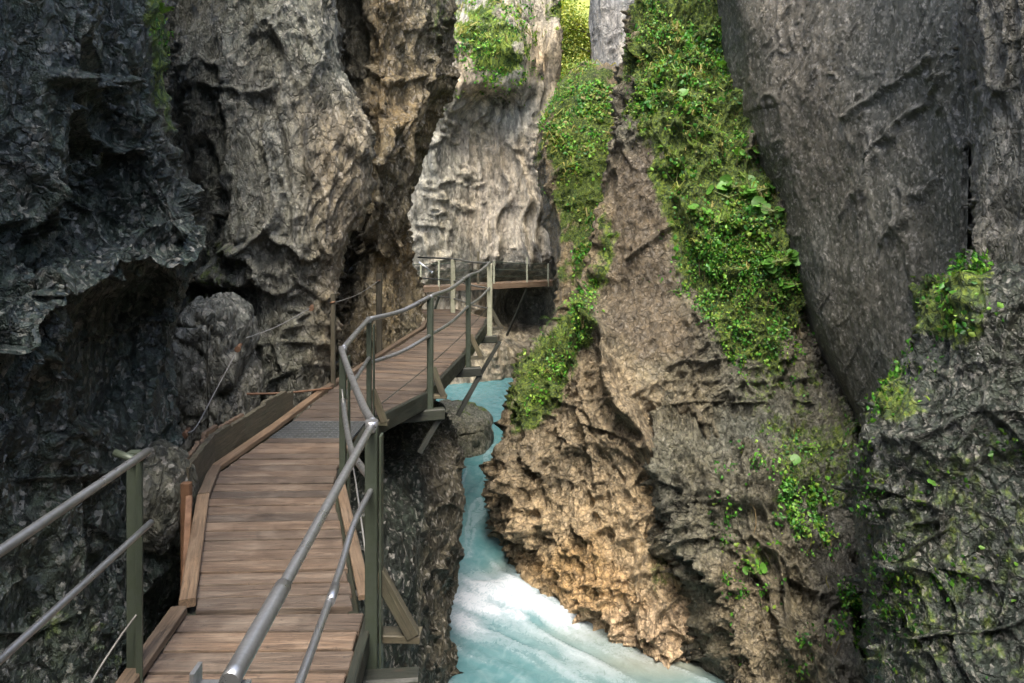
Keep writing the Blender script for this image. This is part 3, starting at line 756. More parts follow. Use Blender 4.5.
def cover(name, cl, moss, n, size, seed, cols=GREEN, lift=.03, rosette=5, **kw):
    pos, nr, rng = pick(cl, moss, n//rosette, seed=seed)
    k = rosette
    hue = cols[rng.integers(0, len(cols), len(pos))]
    pos = np.repeat(pos+nr*lift*rng.random((len(pos), 1)), k, 0); nr = np.repeat(nr, k, 0); hue = np.repeat(hue, k, 0)
    pos = pos+rng.normal(0, size*.9, pos.shape)
    pos += nr*np.abs(rng.normal(0, size*.6, (len(pos), 1)))
    sz = size*rng.uniform(.5, 1.35, len(pos)); hue = hue*rng.uniform(.7, 1.3, (len(pos), 1))
    v, f, c = leaf_batch(pos, nr, sz, hue, rng=rng, **kw)
    me = np_mesh(name, v, f); attr_col(me, 'Col', c)
    return tag(link(name, me, M['leaf']), kind='stuff')
def grass(name, cl, moss, n, length, seed, cols, blades=9):
    pos, nr, rng = pick(cl, moss, n, seed=seed)
    pos = np.repeat(pos, blades, 0)+rng.normal(0, .02, (n*blades, 3)); nr = np.repeat(nr, blades, 0); N = len(pos)
    hue = cols[rng.integers(0, len(cols), n)]; hue = np.repeat(hue, blades, 0)*rng.uniform(.7, 1.3, (N, 1))
    d0 = nr*.8+np.array([0, 0, .7])+rng.normal(0, .35, (N, 3)); d0 /= np.linalg.norm(d0, axis=1, keepdims=True)
    L = (length*rng.uniform(.5, 1.3, N))[:, None]
    side = np.cross(d0, rng.normal(0, 1, (N, 3))); side /= np.linalg.norm(side, axis=1, keepdims=True)
    p1 = pos+d0*L*.5; d1 = d0+np.array([0, 0, -1.0]); d1 /= np.linalg.norm(d1, axis=1, keepdims=True); p2 = p1+d1*L*.5+np.array([0, 0, -.25])*L
    w = L*.035
    v = np.stack([pos-side*w, pos+side*w, p1+side*w*.8, p1-side*w*.8, p2+side*w*.15, p2-side*w*.15], 1).reshape(-1, 3)
    k = np.arange(N)[:, None]*6
    f = np.concatenate([k+np.array([[0, 1, 2, 3]]), k+np.array([[3, 2, 4, 5]])], 0)
    me = np_mesh(name, v, f); attr_col(me, 'Col', np.repeat(hue, 6, 0))
    return tag(link(name, me, M['grass']), kind='stuff')
YG = np.array([[.13, .2, .035], [.19, .22, .055], [.10, .18, .03], [.24, .22, .08]])
topF = [([(634, -20), (736, -20), (750, 90), (766, 175), (796, 240), (790, 290), (750, 315), (705, 290), (690, 265), (668, 225), (652, 190), (655, 150), (624, 120), (628, 60)], 20, 1)]
ledF = [([(610, 190), (612, 240), (596, 296), (580, 345), (560, 395), (522, 425), (508, 395), (518, 360), (560, 312), (592, 272)], 8, 1)]
fringe = [([(640, 190), (680, 290), (710, 340), (790, 350), (815, 330), (800, 260), (700, 230)], 14, .8), ([(700, 300), (790, 300), (820, 350), (790, 400), (730, 380)], 20, .6)]
cover('ground_cover', 'cliff_buttress', fringe, 5200, .05, 415)
sparseF = [([(660, 230), (700, 280), (705, 330), (670, 310), (655, 260)], 10, .7), ([(720, 300), (810, 320), (860, 400), (850, 480), (780, 440), (730, 380)], 15, .8)]
cover('ground_cover', 'cliff_buttress', topF, 21000, .05, 401, cols=np.concatenate([GREEN, GREEN, YG[:2]]))
cover('ground_cover', 'cliff_buttress', topF, 4000, .085, 402, rosette=7)
cover('ground_cover', 'cliff_buttress', ledF, 13000, .065, 403, cols=GREEN*1.15)
cover('ground_cover', 'cliff_buttress', sparseF, 1800, .055, 404)
grass('grass', 'cliff_buttress', topF, 620, .30, 405, YG)
grass('grass', 'cliff_buttress', ledF, 60, .22, 406, YG)
kspots = [([(768, 430), (860, 430), (855, 500), (785, 520)], 14, 1), ([(748, 540), (770, 545), (765, 575), (745, 570)], 5, .8)]
cover('ground_cover', 'cliff_rough_block', kspots, 1800, .055, 407)
kall = [([(720, 400), (870, 400), (865, 680), (760, 680), (720, 520)], 30, 1)]
cover('ground_cover', 'cliff_rough_block', kall, 3600, .05, 416, rosette=7)
jtop = [([(898, 256), (992, 260), (1000, 300), (985, 350), (940, 345), (912, 385), (930, 408), (900, 422), (868, 412), (872, 385), (897, 352)], 10, 1)]
jsp = [([(850, 430), (1030, 420), (1030, 690), (860, 690)], 30, 1)]
cover('ground_cover', 'cliff_mossy_block', jtop, 3800, .058, 408, cols=GREEN*.95)
cover('ground_cover', 'cliff_mossy_block', jsp, 5200, .042, 409, cols=GREEN*.6)
etop = [([(552, 96), (570, 66), (598, 58), (620, 130), (618, 200), (604, 300), (580, 270), (570, 215), (552, 175), (545, 110)], 16, 1)]
cover('ground_cover', 'cliff_green_spur', etop, 15000, .095, 410, cols=np.concatenate([GREEN*1.15, YG]))  # brighter, yellower leaf colours paint in the sunlit look
grass('grass', 'cliff_green_spur', etop, 420, .5, 411, YG)
dtop = [([(446, -10), (522, -10), (540, 40), (532, 70), (505, 94), (478, 86), (456, 72), (442, 40)], 14, 1), ([(432, 70), (448, 65), (452, 115), (434, 125)], 6, .6), ([(546, -20), (566, -20), (566, 22), (550, 30)], 6, 1), ([(440, 10), (455, 0), (460, 40), (446, 60)], 6, .8)]
cover('ground_cover', 'cliff_back', dtop, 6500, .11, 412, cols=GREEN*1.2)
grass('grass', 'cliff_back', dtop, 800, .6, 413, YG)
atop = [([(148, -10), (180, -10), (178, 60), (170, 80), (158, 50)], 6, 1)]
cover('ground_cover', 'cliff_left_front', atop, 700, .03, 414)

# hanging roots and dry stems trailing over bare rock, each drawn as a thin bent strip
def stems(name, cl, moss, n, length, seed, cols):
    pos, nr, rng = pick(cl, moss, n, seed=seed)
    hue = cols[rng.integers(0, len(cols), n)]*rng.uniform(.7, 1.3, (n, 1)); L = (length*rng.uniform(.4, 1.3, n))[:, None]
    sd = rng.normal(0, 1, (n, 3)); sd[:, 2] *= .2; sd /= np.linalg.norm(sd, axis=1, keepdims=True); w = .006
    out = []; p = pos.copy(); d = nr*.8+sd*.5
    for k in range(6):
        out += [p-sd*w, p+sd*w]; p = p+d*L/5; d = d*.55+np.array([0, 0, -.6])+rng.normal(0, .18, (n, 3))
    v = np.stack(out, 1).reshape(-1, 3); k = np.arange(n)[:, None]*12
    f = np.concatenate([k+np.array([[2*i, 2*i+1, 2*i+3, 2*i+2]]) for i in range(5)], 0)
    me = np_mesh(name, v, f); attr_col(me, 'Col', np.repeat(hue, 12, 0))
    return tag(link(name, me, M['grass']), kind='stuff')
DRY = np.array([[.12, .085, .05], [.2, .15, .09], [.08, .07, .03], [.16, .16, .06]])
stems('hanging_stems', 'cliff_buttress', topF, 500, .5, 420, DRY)
stems('hanging_stems', 'cliff_buttress', fringe, 350, .45, 421, DRY)
stems('hanging_stems', 'cliff_buttress', ledF, 160, .4, 422, DRY)
stems('hanging_stems', 'cliff_rough_block', kall, 200, .35, 423, DRY)

# individual plants
def spot(cl, px, py):
    D_ = CLIFF[cl]; d = (D_['px']-px)**2+(D_['py']-py)**2
    i = np.where(d < max(25, d.min()*1.5))[0]; j = i[np.argmin(D_['v'][i, 1])]
    return D_['v'][j], D_['g'][j]
def broad_plant(cl, px, py, size, n, label, seed, group='broad leaved plants on the right bank', col=(.075, .19, .03)):
    p, nr = spot(cl, px, py); rng = np.random.default_rng(seed)
    e = empty('broad_leaved_plant', tuple(p), label, 'plant', group)
    V = []; Fc = []; Cc = []; st = MB()
    for k in range(n):
        a = rng.uniform(-1, 1)*1.5; t = np.array([1, 0, 0])*math.sin(a)*1.0+nr*math.cos(a)*.7+np.array([0, 0, rng.uniform(-.3, .75)])
        t /= np.linalg.norm(t); s = size*rng.uniform(.65, 1.25)
        c = p+t*size*rng.uniform(.5, 1.7)
        st.tube([p-nr*.03, p+t*size*.4+W(0, 0, .05*size), c], size*.03, 5, 3)
        ln = np.array([-.1, -.7, .5])+nr*.3+rng.normal(0, .3, 3); ln /= np.linalg.norm(ln)
        d = t-ln*np.dot(t, ln); d /= np.linalg.norm(d); sd = np.cross(ln, d)
        m = 12; b = len(V)
        V.append(c-ln*s*.10)
        for q in range(m):
            th = 2*math.pi*q/m
            r = s*.5*(1.0-.42*max(0, math.cos(th-math.pi))**6)*(1+.09*math.sin(q*5+k))
            V.append(c+d*math.cos(th)*r+sd*math.sin(th)*r*1.05-ln*s*(.05*(q % 2)+.16*max(0, math.cos(th))**2-.05*abs(math.sin(th))))
        Fc += [(b, b+1+q, b+1+(q+1) % m) for q in range(m)]
        h = np.array(col)*rng.uniform(.7, 1.35); Cc += [h]*(m+1)
    me = np_mesh('leaves', np.array(V)-p, np.array(Fc), True); attr_col(me, 'Col', np.array(Cc))
    o = bpy.data.objects.new('leaves', me); me.materials.append(M['leaf']); COL.objects.link(o); o.parent = e
    so = st.build('stems', M['grass_stem']); so.parent = e; so.matrix_parent_inverse = parent_inv(e)
sm = NT('stem'); sm.b.inputs['Base Color'].default_value = (.1, .13, .03, 1); M['grass_stem'] = sm.m
def fern(cl, px, py, size, n, label, seed, col=(.07, .15, .025), group='ferns on the rock'):
    p, nr = spot(cl, px, py); rng = np.random.default_rng(seed)
    e = empty('fern', tuple(p), label, 'fern', group)
    V = []; Fc = []; Cc = []
    for k in range(n):
        a = rng.uniform(-1.5, 1.5); t = np.array([math.sin(a), 0, 0])+nr*math.cos(a)*.8+np.array([0, 0, rng.uniform(.2, .9)]); t /= np.linalg.norm(t)
        L = size*rng.uniform(.7, 1.2); h = np.array(col)*rng.uniform(.75, 1.35); sd = np.cross(t, [0, 0, 1.]); sd /= np.linalg.norm(sd)
        m = 11
        for q in range(m):
            u = (q+.6)/m; c = p+t*L*u+np.array([0, 0, -.55*L*u*u]); w = L*.24*(1-u)**.7*min(1, u*5)
            for sg in (-1, 1):
                b = len(V); tip = c+sd*sg*w+t*L*.04; wd = t*L*.035
                V += [c-wd, c+wd*.6, tip+wd*.3, tip-wd*.4]; Fc.append((b, b+1, b+2, b+3)); Cc += [h]*4
    me = np_mesh('fern', np.array(V)-p, np.array(Fc)); attr_col(me, 'Col', np.array(Cc))
    o = bpy.data.objects.new('fronds', me); me.materials.append(M['leaf']); COL.objects.link(o); o.parent = e
BU = 'cliff_buttress'
for a in [(BU, 733, 66, .20, 5, 'round leaved clump high on the buttress at the edge of the smooth grey wall'),
          (BU, 668, 92, .17, 4, 'small round leaf pair in the moss on the left shoulder of the buttress'),
          (BU, 735, 185, .20, 14, 'wide clump of big round leaves in the middle of the mossy buttress'),
          (BU, 728, 198, .22, 6, 'round leaves just below the wide clump on the mossy buttress'),
          (BU, 768, 190, .20, 14, 'upper clump of big round leaves hugging the smooth grey wall'),
          (BU, 776, 208, .20, 14, 'lower clump of big round leaves hugging the smooth grey wall'),
          (BU, 784, 258, .20, 18, 'lone bright green bush at the foot of the leafy strip beside the grey wall'),
          (BU, 700, 215, .18, 6, 'small leafy clump on the left half of the green buttress'),
          (BU, 796, 284, .2, 7, 'pale leafy plant under the lone bright green bush'),
          (BU, 745, 150, .17, 6, 'leafy clump beneath the dark hollow of the upper buttress'),
          ('cliff_rough_block', 788, 462, .13, 6, 'small leafy plant low on the rough rock above the river right side'),
          ('cliff_rough_block', 752, 572, .13, 4, 'tiny bright green plant low on the rough rock near the water'),
          ('cliff_mossy_block', 905, 655, .07, 3, 'tiny bright green rosette at the very bottom of the dark mossy rock'),
          ('cliff_mossy_block', 935, 487, .07, 4, 'little green sprig halfway down the dark mossy rock'),
          ('cliff_mossy_block', 866, 545, .07, 4, 'small yellowish green sprig on the left edge of the dark mossy rock')]:
    broad_plant(*a, seed=sum(map(ord, a[5])) % 9999)
for a in [(BU, 596, 285, .35, 9, 'fern at the top of the leafy ledge below the brown slab'),
          (BU, 548, 318, .3, 10, 'fern on the crest of the leafy ledge above the river'),
          (BU, 678, 290, .28, 8, 'fern hanging from the brown rock left of the moss'),
          (BU, 517, 372, .28, 8, 'fern at the outer tip of the leafy ledge over the river'),
          (BU, 650, 60, .34, 10, 'fern high on the left shoulder of the green buttress below the top edge'),
          (BU, 690, 30, .32, 9, 'topmost fern in the middle of the green buttress'),
          (BU, 712, 130, .30, 9, 'fern left of the dark hollow on the green buttress'),
          (BU, 660, 150, .30, 9, 'fern overhanging the bare brown slab from the moss'),
          (BU, 690, 250, .30, 9, 'fern at the lower left border of the big green patch'),
          (BU, 760, 310, .28, 9, 'fern in the thin fringe at the lower right of the big green patch'),
          (BU, 606, 232, .34, 9, 'fern where the leafy ledge meets the brown slab high up'),
          (BU, 572, 300, .34, 9, 'fern in the middle of the leafy ledge over the river'),
          (BU, 540, 400, .28, 8, 'fern low on the rock below the leafy ledge'),
          ('cliff_green_spur', 572, 90, .6, 10, 'big fern on top of the sunlit green spur'),
          ('cliff_green_spur', 556, 130, .55, 9, 'fern on the left edge of the sunlit green spur'),
          ('cliff_green_spur', 590, 170, .55, 9, 'fern halfway down the sunlit green spur'),
          ('cliff_rough_block', 815, 445, .2, 8, 'fern near the top of the rough rock below the smooth wall'),
          ('cliff_rough_block', 850, 480, .2, 8, 'fern in the shade between the rough rock and the dark mossy rock'),
          ('cliff_mossy_block', 915, 280, .17, 8, 'fern on the top left of the dark mossy rock'),
          ('cliff_mossy_block', 960, 268, .17, 8, 'fern on the top right of the dark mossy rock under the crack'),
          ('cliff_left_front', 172, 16, .16, 9, 'bright green fern at the top of the dark wet wall')]:
    fern(*a, seed=sum(map(ord, a[5])) % 9999, col=(.11, .22, .035))

# ---------------------------------------------------------------- trees on the hillside
def tree(base, h, r, label, seed):
    rng = np.random.default_rng(seed); base = np.array(base, float)
    e = empty('tree', tuple(base), label, 'tree', 'sunlit trees beyond the gorge')
    t = MB(); top = base+W(.3, 0, h*.85)
    t.tube([base-W(0, 0, .5), base+W(.1, .05, h*.35), top], lambda u: .16*(1-u)+.02, 8, 5)
    cs = []
    for k in range(16):
        z = h*rng.uniform(.3, .85); a = rng.uniform(0, 6.28); q = base+W(.1, 0, z)
        tip = q+W(math.cos(a)*r*rng.uniform(.5, 1), math.sin(a)*r*rng.uniform(.5, 1), rng.uniform(.3, 1.2))
        t.tube([q, (q+tip)/2+W(0, 0, .15), tip], lambda u: .05*(1-u)+.01, 5, 3); cs += [tip, (q+tip)/2+W(0, 0, .3)]
    cs.append(top)
    bark = t.build('trunk', M['oldwood'], e)
    cs = np.array(cs); n = 5200
    c = cs[rng.integers(0, len(cs), n)]; pos = c+rng.normal(0, 1, (n, 3))*np.array([.55, .55, .42])
    nr = pos-(base+W(0, 0, h*.5)); cols = np.array([[.16, .22, .03], [.22, .26, .04], [.1, .16, .025], [.28, .28, .05]])
    hue = cols[rng.integers(0, 4, n)]*rng.uniform(.7, 1.3, (n, 1))
    v, f, cc = leaf_batch(pos, nr, .2*rng.uniform(.6, 1.3, n), hue, rng=rng)
    me = np_mesh('crown', v-base, f); attr_col(me, 'Col', cc)
    o = bpy.data.objects.new('crown', me); me.materials.append(M['leaf']); COL.objects.link(o); o.parent = e
for px, Y, h, lab, sd in ((574, 47, 9, 'sunlit yellow green tree filling the narrow gap between the cliffs', 1), (588, 50, 10, 'sunlit tree on the hillside half hidden behind the pale grey cliff', 2), (560, 52, 10, 'sunlit tree on the hillside half hidden behind the back wall', 3)):
    tree(((px-512)/F*Y, Y, -6+(Y-38)*1.05-.2), h, 2.3, lab, sd)

# ---------------------------------------------------------------- boardwalk
def along(pl, t):
    pl = [Vector((*p, 0)) for p in pl]; ls = [(b-a).length for a, b in zip(pl, pl[1:])]; T = sum(ls)*t
    for a, b, l in zip(pl, pl[1:], ls):
        if T <= l: return a.lerp(b, T/l)
        T -= l
    return pl[-1]
def planks(mb, left, right, n, z, th=.045, gap=.017):
    for k in range(n):
        t0, t1 = k/n, (k+1)/n
        a0, a1, b0, b1 = along(left, t0), along(left, t1), along(right, t0), along(right, t1)
        g0 = (a1-a0).length; ga = gap/max(g0, .02)/2; g1 = (b1-b0).length; gb = gap/max(g1, .02)/2
        A0, A1 = a0.lerp(a1, ga), a0.lerp(a1, 1-ga); B0, B1 = b0.lerp(b1, gb), b0.lerp(b1, 1-gb)
        ov = random.uniform(-.012, .012); dx = (b0-a0).normalized()*ov
        zz = z+random.uniform(-.004, .004); tl = random.uniform(-.003, .003)
        q = [A0-dx, B0+dx, B1+dx, A1-dx]
        vs = []; pv = []; o = random.random()*50; Lx = (b0-a0).length; e = .006
        def ring(sh, zt):
            cen = sum(q, Vector())/4
            for i, p in enumerate(q):
                pp = p+(cen-p).normalized()*sh
                vs.append((pp.x, pp.y, zt+(tl if i in (2, 3) else 0))); pv.append((o+(Lx if i in (1, 2) else 0), (o*.37+(.2 if i in (2, 3) else 0)), zt))
        ring(0, zz-th); ring(0, zz-e); ring(e, zz)
        f = [(3, 2, 1, 0), (8, 9, 10, 11)]
        for r in (0, 4):
            for i in range(4): f.append((r+i, r+(i+1) % 4, r+4+(i+1) % 4, r+4+i))
        mb.add(vs, f, False, pv, random.random())
bw = empty('boardwalk', (-1.6, 7.5, 0), 'weathered timber plank boardwalk winding along the left rock wall', 'boardwalk')
nearL = [(-1.60, 1.0), (-1.78, 3.3), (-1.85, 4.06)]; nearR = [(-.74, 1.0), (-.80, 3.3), (-.84, 4.08)]
midL = [(-1.80, 4.07), (-2.38, 5.6), (-2.54, 6.25), (-2.42, 7.18)]; midR = [(-.90, 4.12), (-1.46, 5.86), (-1.54, 6.4), (-1.60, 7.18)]
farL = [(-2.36, 7.74), (-2.30, 9.0), (-1.66, 13.75), (-1.72, 14.6)]; farR = [(-1.58, 7.74), (-1.1, 8.98), (-.80, 11.35), (-.56, 14.3)]
endL = [(-1.74, 14.62), (-2.1, 16.3)]; endR = [(-.56, 14.32), (-.55, 15.1), (-1.3, 16.4)]
m = MB(); planks(m, nearL, nearR, 18, -.012); d = m.build('deck', M['deck'], bw); d['label'] = 'nearest stretch of planks at the bottom of the picture'
m = MB(); planks(m, midL, midR, 21, 0.0); m.build('deck', M['deck'], bw)
m = MB(); planks(m, farL, farR, 44, 0.0); d = m.build('deck', M['deck'], bw); d['label'] = 'far stretch of reddish planks beyond the steel grate'
m = MB(); planks(m, endL, endR, 9, -.003); m.build('deck', M['deck'], bw)
# steel grate
m = MB()
gL = [(-2.42, 7.19), (-2.36, 7.73)]; gR = [(-1.60, 7.19), (-1.58, 7.73)]
for k in range(9):
    a = along(gL, k/8); b = along(gR, k/8); m.beam((a.x, a.y, -.012), (b.x, b.y, -.012), .012, .03)
for k in range(17):
    t = k/16; a = along(gL, 0).lerp(along(gR, 0), t); b = along(gL, 1).lerp(along(gR, 1), t); m.beam((a.x, a.y, -.018), (b.x, b.y, -.018), .010, .024)
m.build('metal_grate', M['grate'], bw)
def edge(pl, z, w, h, mat, name='edge_board', off=0.):
    m = MB()
    for a, b in zip(pl, pl[1:]): m.beam((a[0]+off, a[1], z), (b[0]+off, b[1], z), w, h)
    return m.build(name, M[mat], bw)
edge([(-1.64, 1.0), (-1.82, 3.3), (-1.87, 4.04)], .022, .09, .05, 'kerb')
edge([(-1.85, 4.1), (-2.41, 5.62)], .03, .09, .05, 'kerb')
edge([(-2.415, 5.64), (-2.575, 6.25), (-2.45, 7.45), (-2.34, 9.0)], .03, .09, .05, 'kerb')
edge([(-2.335, 9.02), (-1.70, 13.72), (-1.75, 14.6)], .03, .08, .05, 'kerb')
d = edge([(-.845, 4.14), (-1.40, 5.86)], .045, .075, .03, 'kerb'); d['label'] = 'pale orange plank lying along the right edge of the deck'
edge([(-.72, 1.0), (-.77, 3.3), (-.80, 4.05)], -.06, .05, .13, 'darkwood', 'side_beam')
edge([(-.9, 4.1), (-1.44, 5.88), (-1.52, 6.4), (-1.56, 7.7)], -.1, .06, .14, 'darkwood', 'side_beam')
edge([(-1.55, 7.74), (-1.07, 8.98), (-.77, 11.35), (-.53, 14.3), (-.53, 15.05)], -.10, .06, .2, 'darkwood', 'side_beam')
edge([(-2.2, 7.7), (-2.1, 9), (-1.5, 13.8)], -.14, .12, .18, 'darkwood', 'side_beam')
edge([(-1.75, 1.0), (-1.8, 4.0), (-2.35, 5.7)], -.12, .1, .15, 'darkwood', 'side_beam')
edge([(-1.72, 14.7), (-2.14, 16.36)], -.08, .06, .14, 'darkwood', 'side_beam')
edge([(-2.14, 16.38), (-1.3, 16.45), (-.52, 15.1)], -.07, .06, .15, 'kerb', 'side_beam')
# supports beneath: cross beams and struts down to the bank
for (x0, y0, x1, y1) in ((-2.6, 8.5, -.85, 9.0), (-2.3, 10.9, -.5, 11.35), (-2.2, 13.7, -.3, 14.2), (-2.6, 5.6, -1.2, 5.9), (-2.2, 3.7, -.5, 3.85)):
    m = MB(); m.beam((x0, y0, -.27), (x1, y1, -.27), .12, .14); m.build('cross_beam', M['darkwood'], bw)
for (x0, y0, x1, y1, zb) in ((-.90, 9.0, -1.15, 8.98, -.75), (-.50, 11.35, -.85, 11.28, -.95), (-.24, 14.2, -.95, 14.0, -1.5), (-.55, 3.9, -1.3, 3.9, -1.2)):
    m = MB(); m.beam((x0, y0, -.32), (x1, y1, zb), .06, .07); m.build('strut', M['dark'], bw)

# retaining board on the left and props
rb = empty('retaining_board', (-2.6, 6.6, 0), 'damp brown timber board with a splintered top edge left of the deck', 'board')
def splint(pl, z0, z1, th, seed):
    rng = random.Random(seed); m = MB(); n = 40
    P0 = [Vector((*p, 0)) for p in pl]
    pts = []
    for a, b in zip(P0, P0[1:]):
        for k in range(n): pts.append(a.lerp(b, k/n))
    pts.append(P0[-1]); zs = []; cur = z1
    for i in range(len(pts)):
        if rng.random() < .05: cur = z1+rng.uniform(-.05, .02)
        zs.append(cur+rng.uniform(-.006, .006))
    v = []; pv = []
    for p, z in zip(pts, zs):
        v += [(p.x, p.y, z0), (p.x, p.y, z), (p.x-th, p.y, z), (p.x-th, p.y, z0)]; pv += [(p.y, z0, 0), (p.y, z, 0), (p.y, z, th), (p.y, z0, th)]
    f = []
    for i in range(len(pts)-1):
        for k in range(4): f.append((i*4+k, i*4+(k+1) % 4, i*4+4+(k+1) % 4, i*4+4+k))
    f += [(3, 2, 1, 0), tuple(len(v)-4+k for k in range(4))]
    m.add(v, f, False, pv); return m
splint([(-2.49, 5.55), (-2.62, 6.35), (-2.55, 7.2), (-2.46, 8.1)], -.22, .28, .05, 3).build('board', M['oldwood'], rb)
splint([(-2.545, 5.5), (-2.675, 6.3), (-2.605, 7.0)], .05, .31, .035, 5).build('cap_board', M['kerb'], rb)
m = MB(); m.beam((-2.47, 5.46, -1.4), (-2.47, 5.46, .2), .06, .07); m.beam((-2.02, 4.3, -1.6), (-2.44, 5.44, .1), .05, .08); m.build('prop', M['rust'], rb)

# ---------------------------------------------------------------- right railing
PT = [(-.76, 3.9, 1.10), (-1.45, 6.17, 1.07), (-1.56, 7.86, 1.07), (-1.02, 8.98, 1.18), (-.69, 11.35, 1.22), (-.44, 14.2, 1.22), (-1.31, 16.0, 1.18)]
rr = empty('railing', (-.76, 3.9, 0), 'long galvanised railing on bracketed posts along the right edge of the boardwalk', 'railing', None)
for i, (x, y, h) in enumerate(PT):
    r = .042 if i < 1 else .045 if i < 5 else .06
    m = MB()
    if i < 3:
        m.beam((x, y, -.32), (x, y, h-.005), .068 if i == 0 else .055, .045, up=(0, 1, 0))
        m.beam((x+.05, y+.01, -.3), (x+.05, y+.01, h-.05), .012, .07, up=(0, 1, 0))
    else:
        m.beam((x, y, -.32), (x, y, h-.005), r*1.75, r*1.6, up=(0, 1, 0), bev=.012)
    post = m.build('post', M['post'] if i < 5 else M['palepost'], rr)
    if i < 5:
        m = MB(); m.tube([(x, y, h-.03), (x, y, h+.03)], .036, 12, 2); q = m.build('rail_clamp', M['rail']); q.parent = post
    ox = (.26, 0, .2, .2, .24, .26, 0)[i]
    if ox:
        m = MB(); m.beam((x-.12, y+.075, -.07), (x+ox, y+.06, -.07), .10, .045); q = m.build('outrigger', M['oldwood']); q.parent = post
        m = MB(); m.beam((x+ox-.04, y+.03, -.05), (x+.03, y+.02, .30), .075, .05, up=(0, 1, 0)); q = m.build('gusset', M['oldwood']); q.parent = post
def sag(a, b, s):
    a = Vector(a); b = Vector(b); c = (a+b)/2; c.z -= s; return c
# handrail, near tube
m = MB(); m.tube([(-.70, 1.9, 1.10), (-.735, 3.0, 1.10), (-.76, 3.95, 1.105)], .0195, 14, 4); m.build('handrail', M['rail'], rr)
m = MB(); m.tube([(-.70, 1.78, 1.10), (-.706, 2.0, 1.10), (-.712, 2.24, 1.10)], .0255, 14, 4)
m.build('sleeve', M['rail'], rr)
m = MB(); m.beam((-.79, 1.80, 1.075), (-.66, 1.80, 1.075), .05, .012); m.beam((-.79, 1.80, 1.075), (-.79, 1.80, 1.125), .05, .012, up=(1, 0, 0)); m.build('end_bracket', M['rail'], rr)
top = [Vector(p) for p in PT]
m = MB(); m.tube([(-.76, 3.94, 1.105), (-.92, 4.45, 1.06), (-1.25, 5.5, 1.05), (-1.43, 6.05, 1.09), (-1.46, 6.2, 1.07)], .024, 14, 6); m.build('handrail', M['rail'], rr)
m = MB(); m.tube([(-1.45, 6.17, 1.08), (-1.52, 7.0, 1.07), (-1.56, 7.86, 1.085)], .025, 12, 5); m.build('handrail', M['rail'], rr)
pts = []
for a, b in zip(PT[2:6], PT[3:6]):
    pts += [Vector(a)+Vector((0, 0, .01)), sag(a, b, .035)]
pts.append(Vector(PT[5])+Vector((0, 0, .01)))
m = MB(); m.tube(pts, .026, 12, 6); m.build('handrail', M['rail'], rr)
m = MB(); m.tube([PT[5], sag(PT[5], PT[6], .02), PT[6], (-2.2, 16.9, 1.16)], .022, 10, 5); m.build('handrail', M['rail'], rr)
# mid rails
m = MB(); m.tube([(-.70, 1.9, .66), (-.715, 2.5, .69), (-.765, 3.2, .67), (-.78, 3.55, .72), (-.76, 3.92, .76)], .016, 12, 5)
m.tube([(-.738, 2.92, .68), (-.748, 3.05, .675)], .020, 12, 2); m.build('mid_rail', M['rail'], rr)
m = MB(); m.tube([(-.77, 3.93, .80), (-1.12, 5.0, .62), (-1.43, 6.1, .64), (-1.46, 6.25, .7)], .021, 12, 5); m.build('mid_rail', M['rail'], rr)
m = MB(); m.tube([(-1.46, 6.2, .62), (-1.52, 7.0, .63), (-1.56, 7.86, .66)], .02, 10, 4); m.build('mid_rail', M['rail'], rr)
pts = []
for a, b in zip(PT[2:6], PT[3:6]):
    pts += [Vector((a[0], a[1], a[2]-.47)), sag((a[0], a[1], a[2]-.47), (b[0], b[1], b[2]-.47), .04)]
pts.append(Vector((PT[5][0], PT[5][1], .74)))
m = MB(); m.tube(pts, .022, 10, 6); m.build('mid_rail', M['rail'], rr)
m = MB(); m.tube([(-.44, 14.2, .72), (-.9, 15.1, .70), (-1.31, 16, .70), (-2.2, 16.9, .68)], .018, 8, 4); m.build('mid_rail', M['rail'], rr)
m = MB(); m.tube([(-.44, 14.2, .32), (-.9, 15.1, .3), (-1.31, 16, .31), (-2.2, 16.9, .3)], .016, 8, 4); m.build('lower_rail', M['rail'], rr)
m = MB(); m.tube([(-1.5, 7.86, .1), (-1.05, 8.98, .32), (-.72, 11.35, .36), (-.47, 14.2, .36)], .006, 6, 5); m.build('lower_wire', M['dark'], rr)
m = MB(); m.tube([(-1.44, 6.1, .75), (-1.33, 5.8, .42), (-1.12, 5.1, .42), (-.93, 4.5, .24), (-.80, 4.1, .05), (-.76, 3.95, .28)], .006, 6, 6); m.build('loose_wire', M['wire'], rr)

# ---------------------------------------------------------------- left railing
lr = empty('railing', (-1.83, 3.44, 0), 'short steel railing in front of the dark wet wall at the lower left', 'railing', None)
m = MB(); m.beam((-1.845, 3.52, -.4), (-1.845, 3.52, 1.09), .06, .05, up=(0, 1, 0)); m.beam((-1.79, 3.46, -.4), (-1.79, 3.46, 1.08), .03, .012, up=(0, 1, 0)); m.build('post', M['post'], lr)
m = MB(); m.tube([(-1.74, 1.0, 1.1), (-1.755, 2.48, 1.1), (-1.765, 3.49, 1.10)], .0195, 14, 4); m.build('handrail', M['rail'], lr)
m = MB(); m.tube([(-1.71, 1.0, .74), (-1.73, 2.43, .75), (-1.745, 3.48, .76)], .0155, 12, 4); m.build('mid_rail', M['rail'], lr)
m = MB(); m.tube([(-1.93, 3.5, 1.09), (-1.80, 3.47, 1.06)], .018, 10, 2); m.build('end_stub', M['post'], lr)
m = MB(); m.tube([(-1.80, 3.45, .33), (-1.86, 3.4, .24), (-1.93, 3.3, .1), (-2.02, 3.2, -.15)], .005, 6, 6); w = m.build('loose_wire', M['wire'], lr)

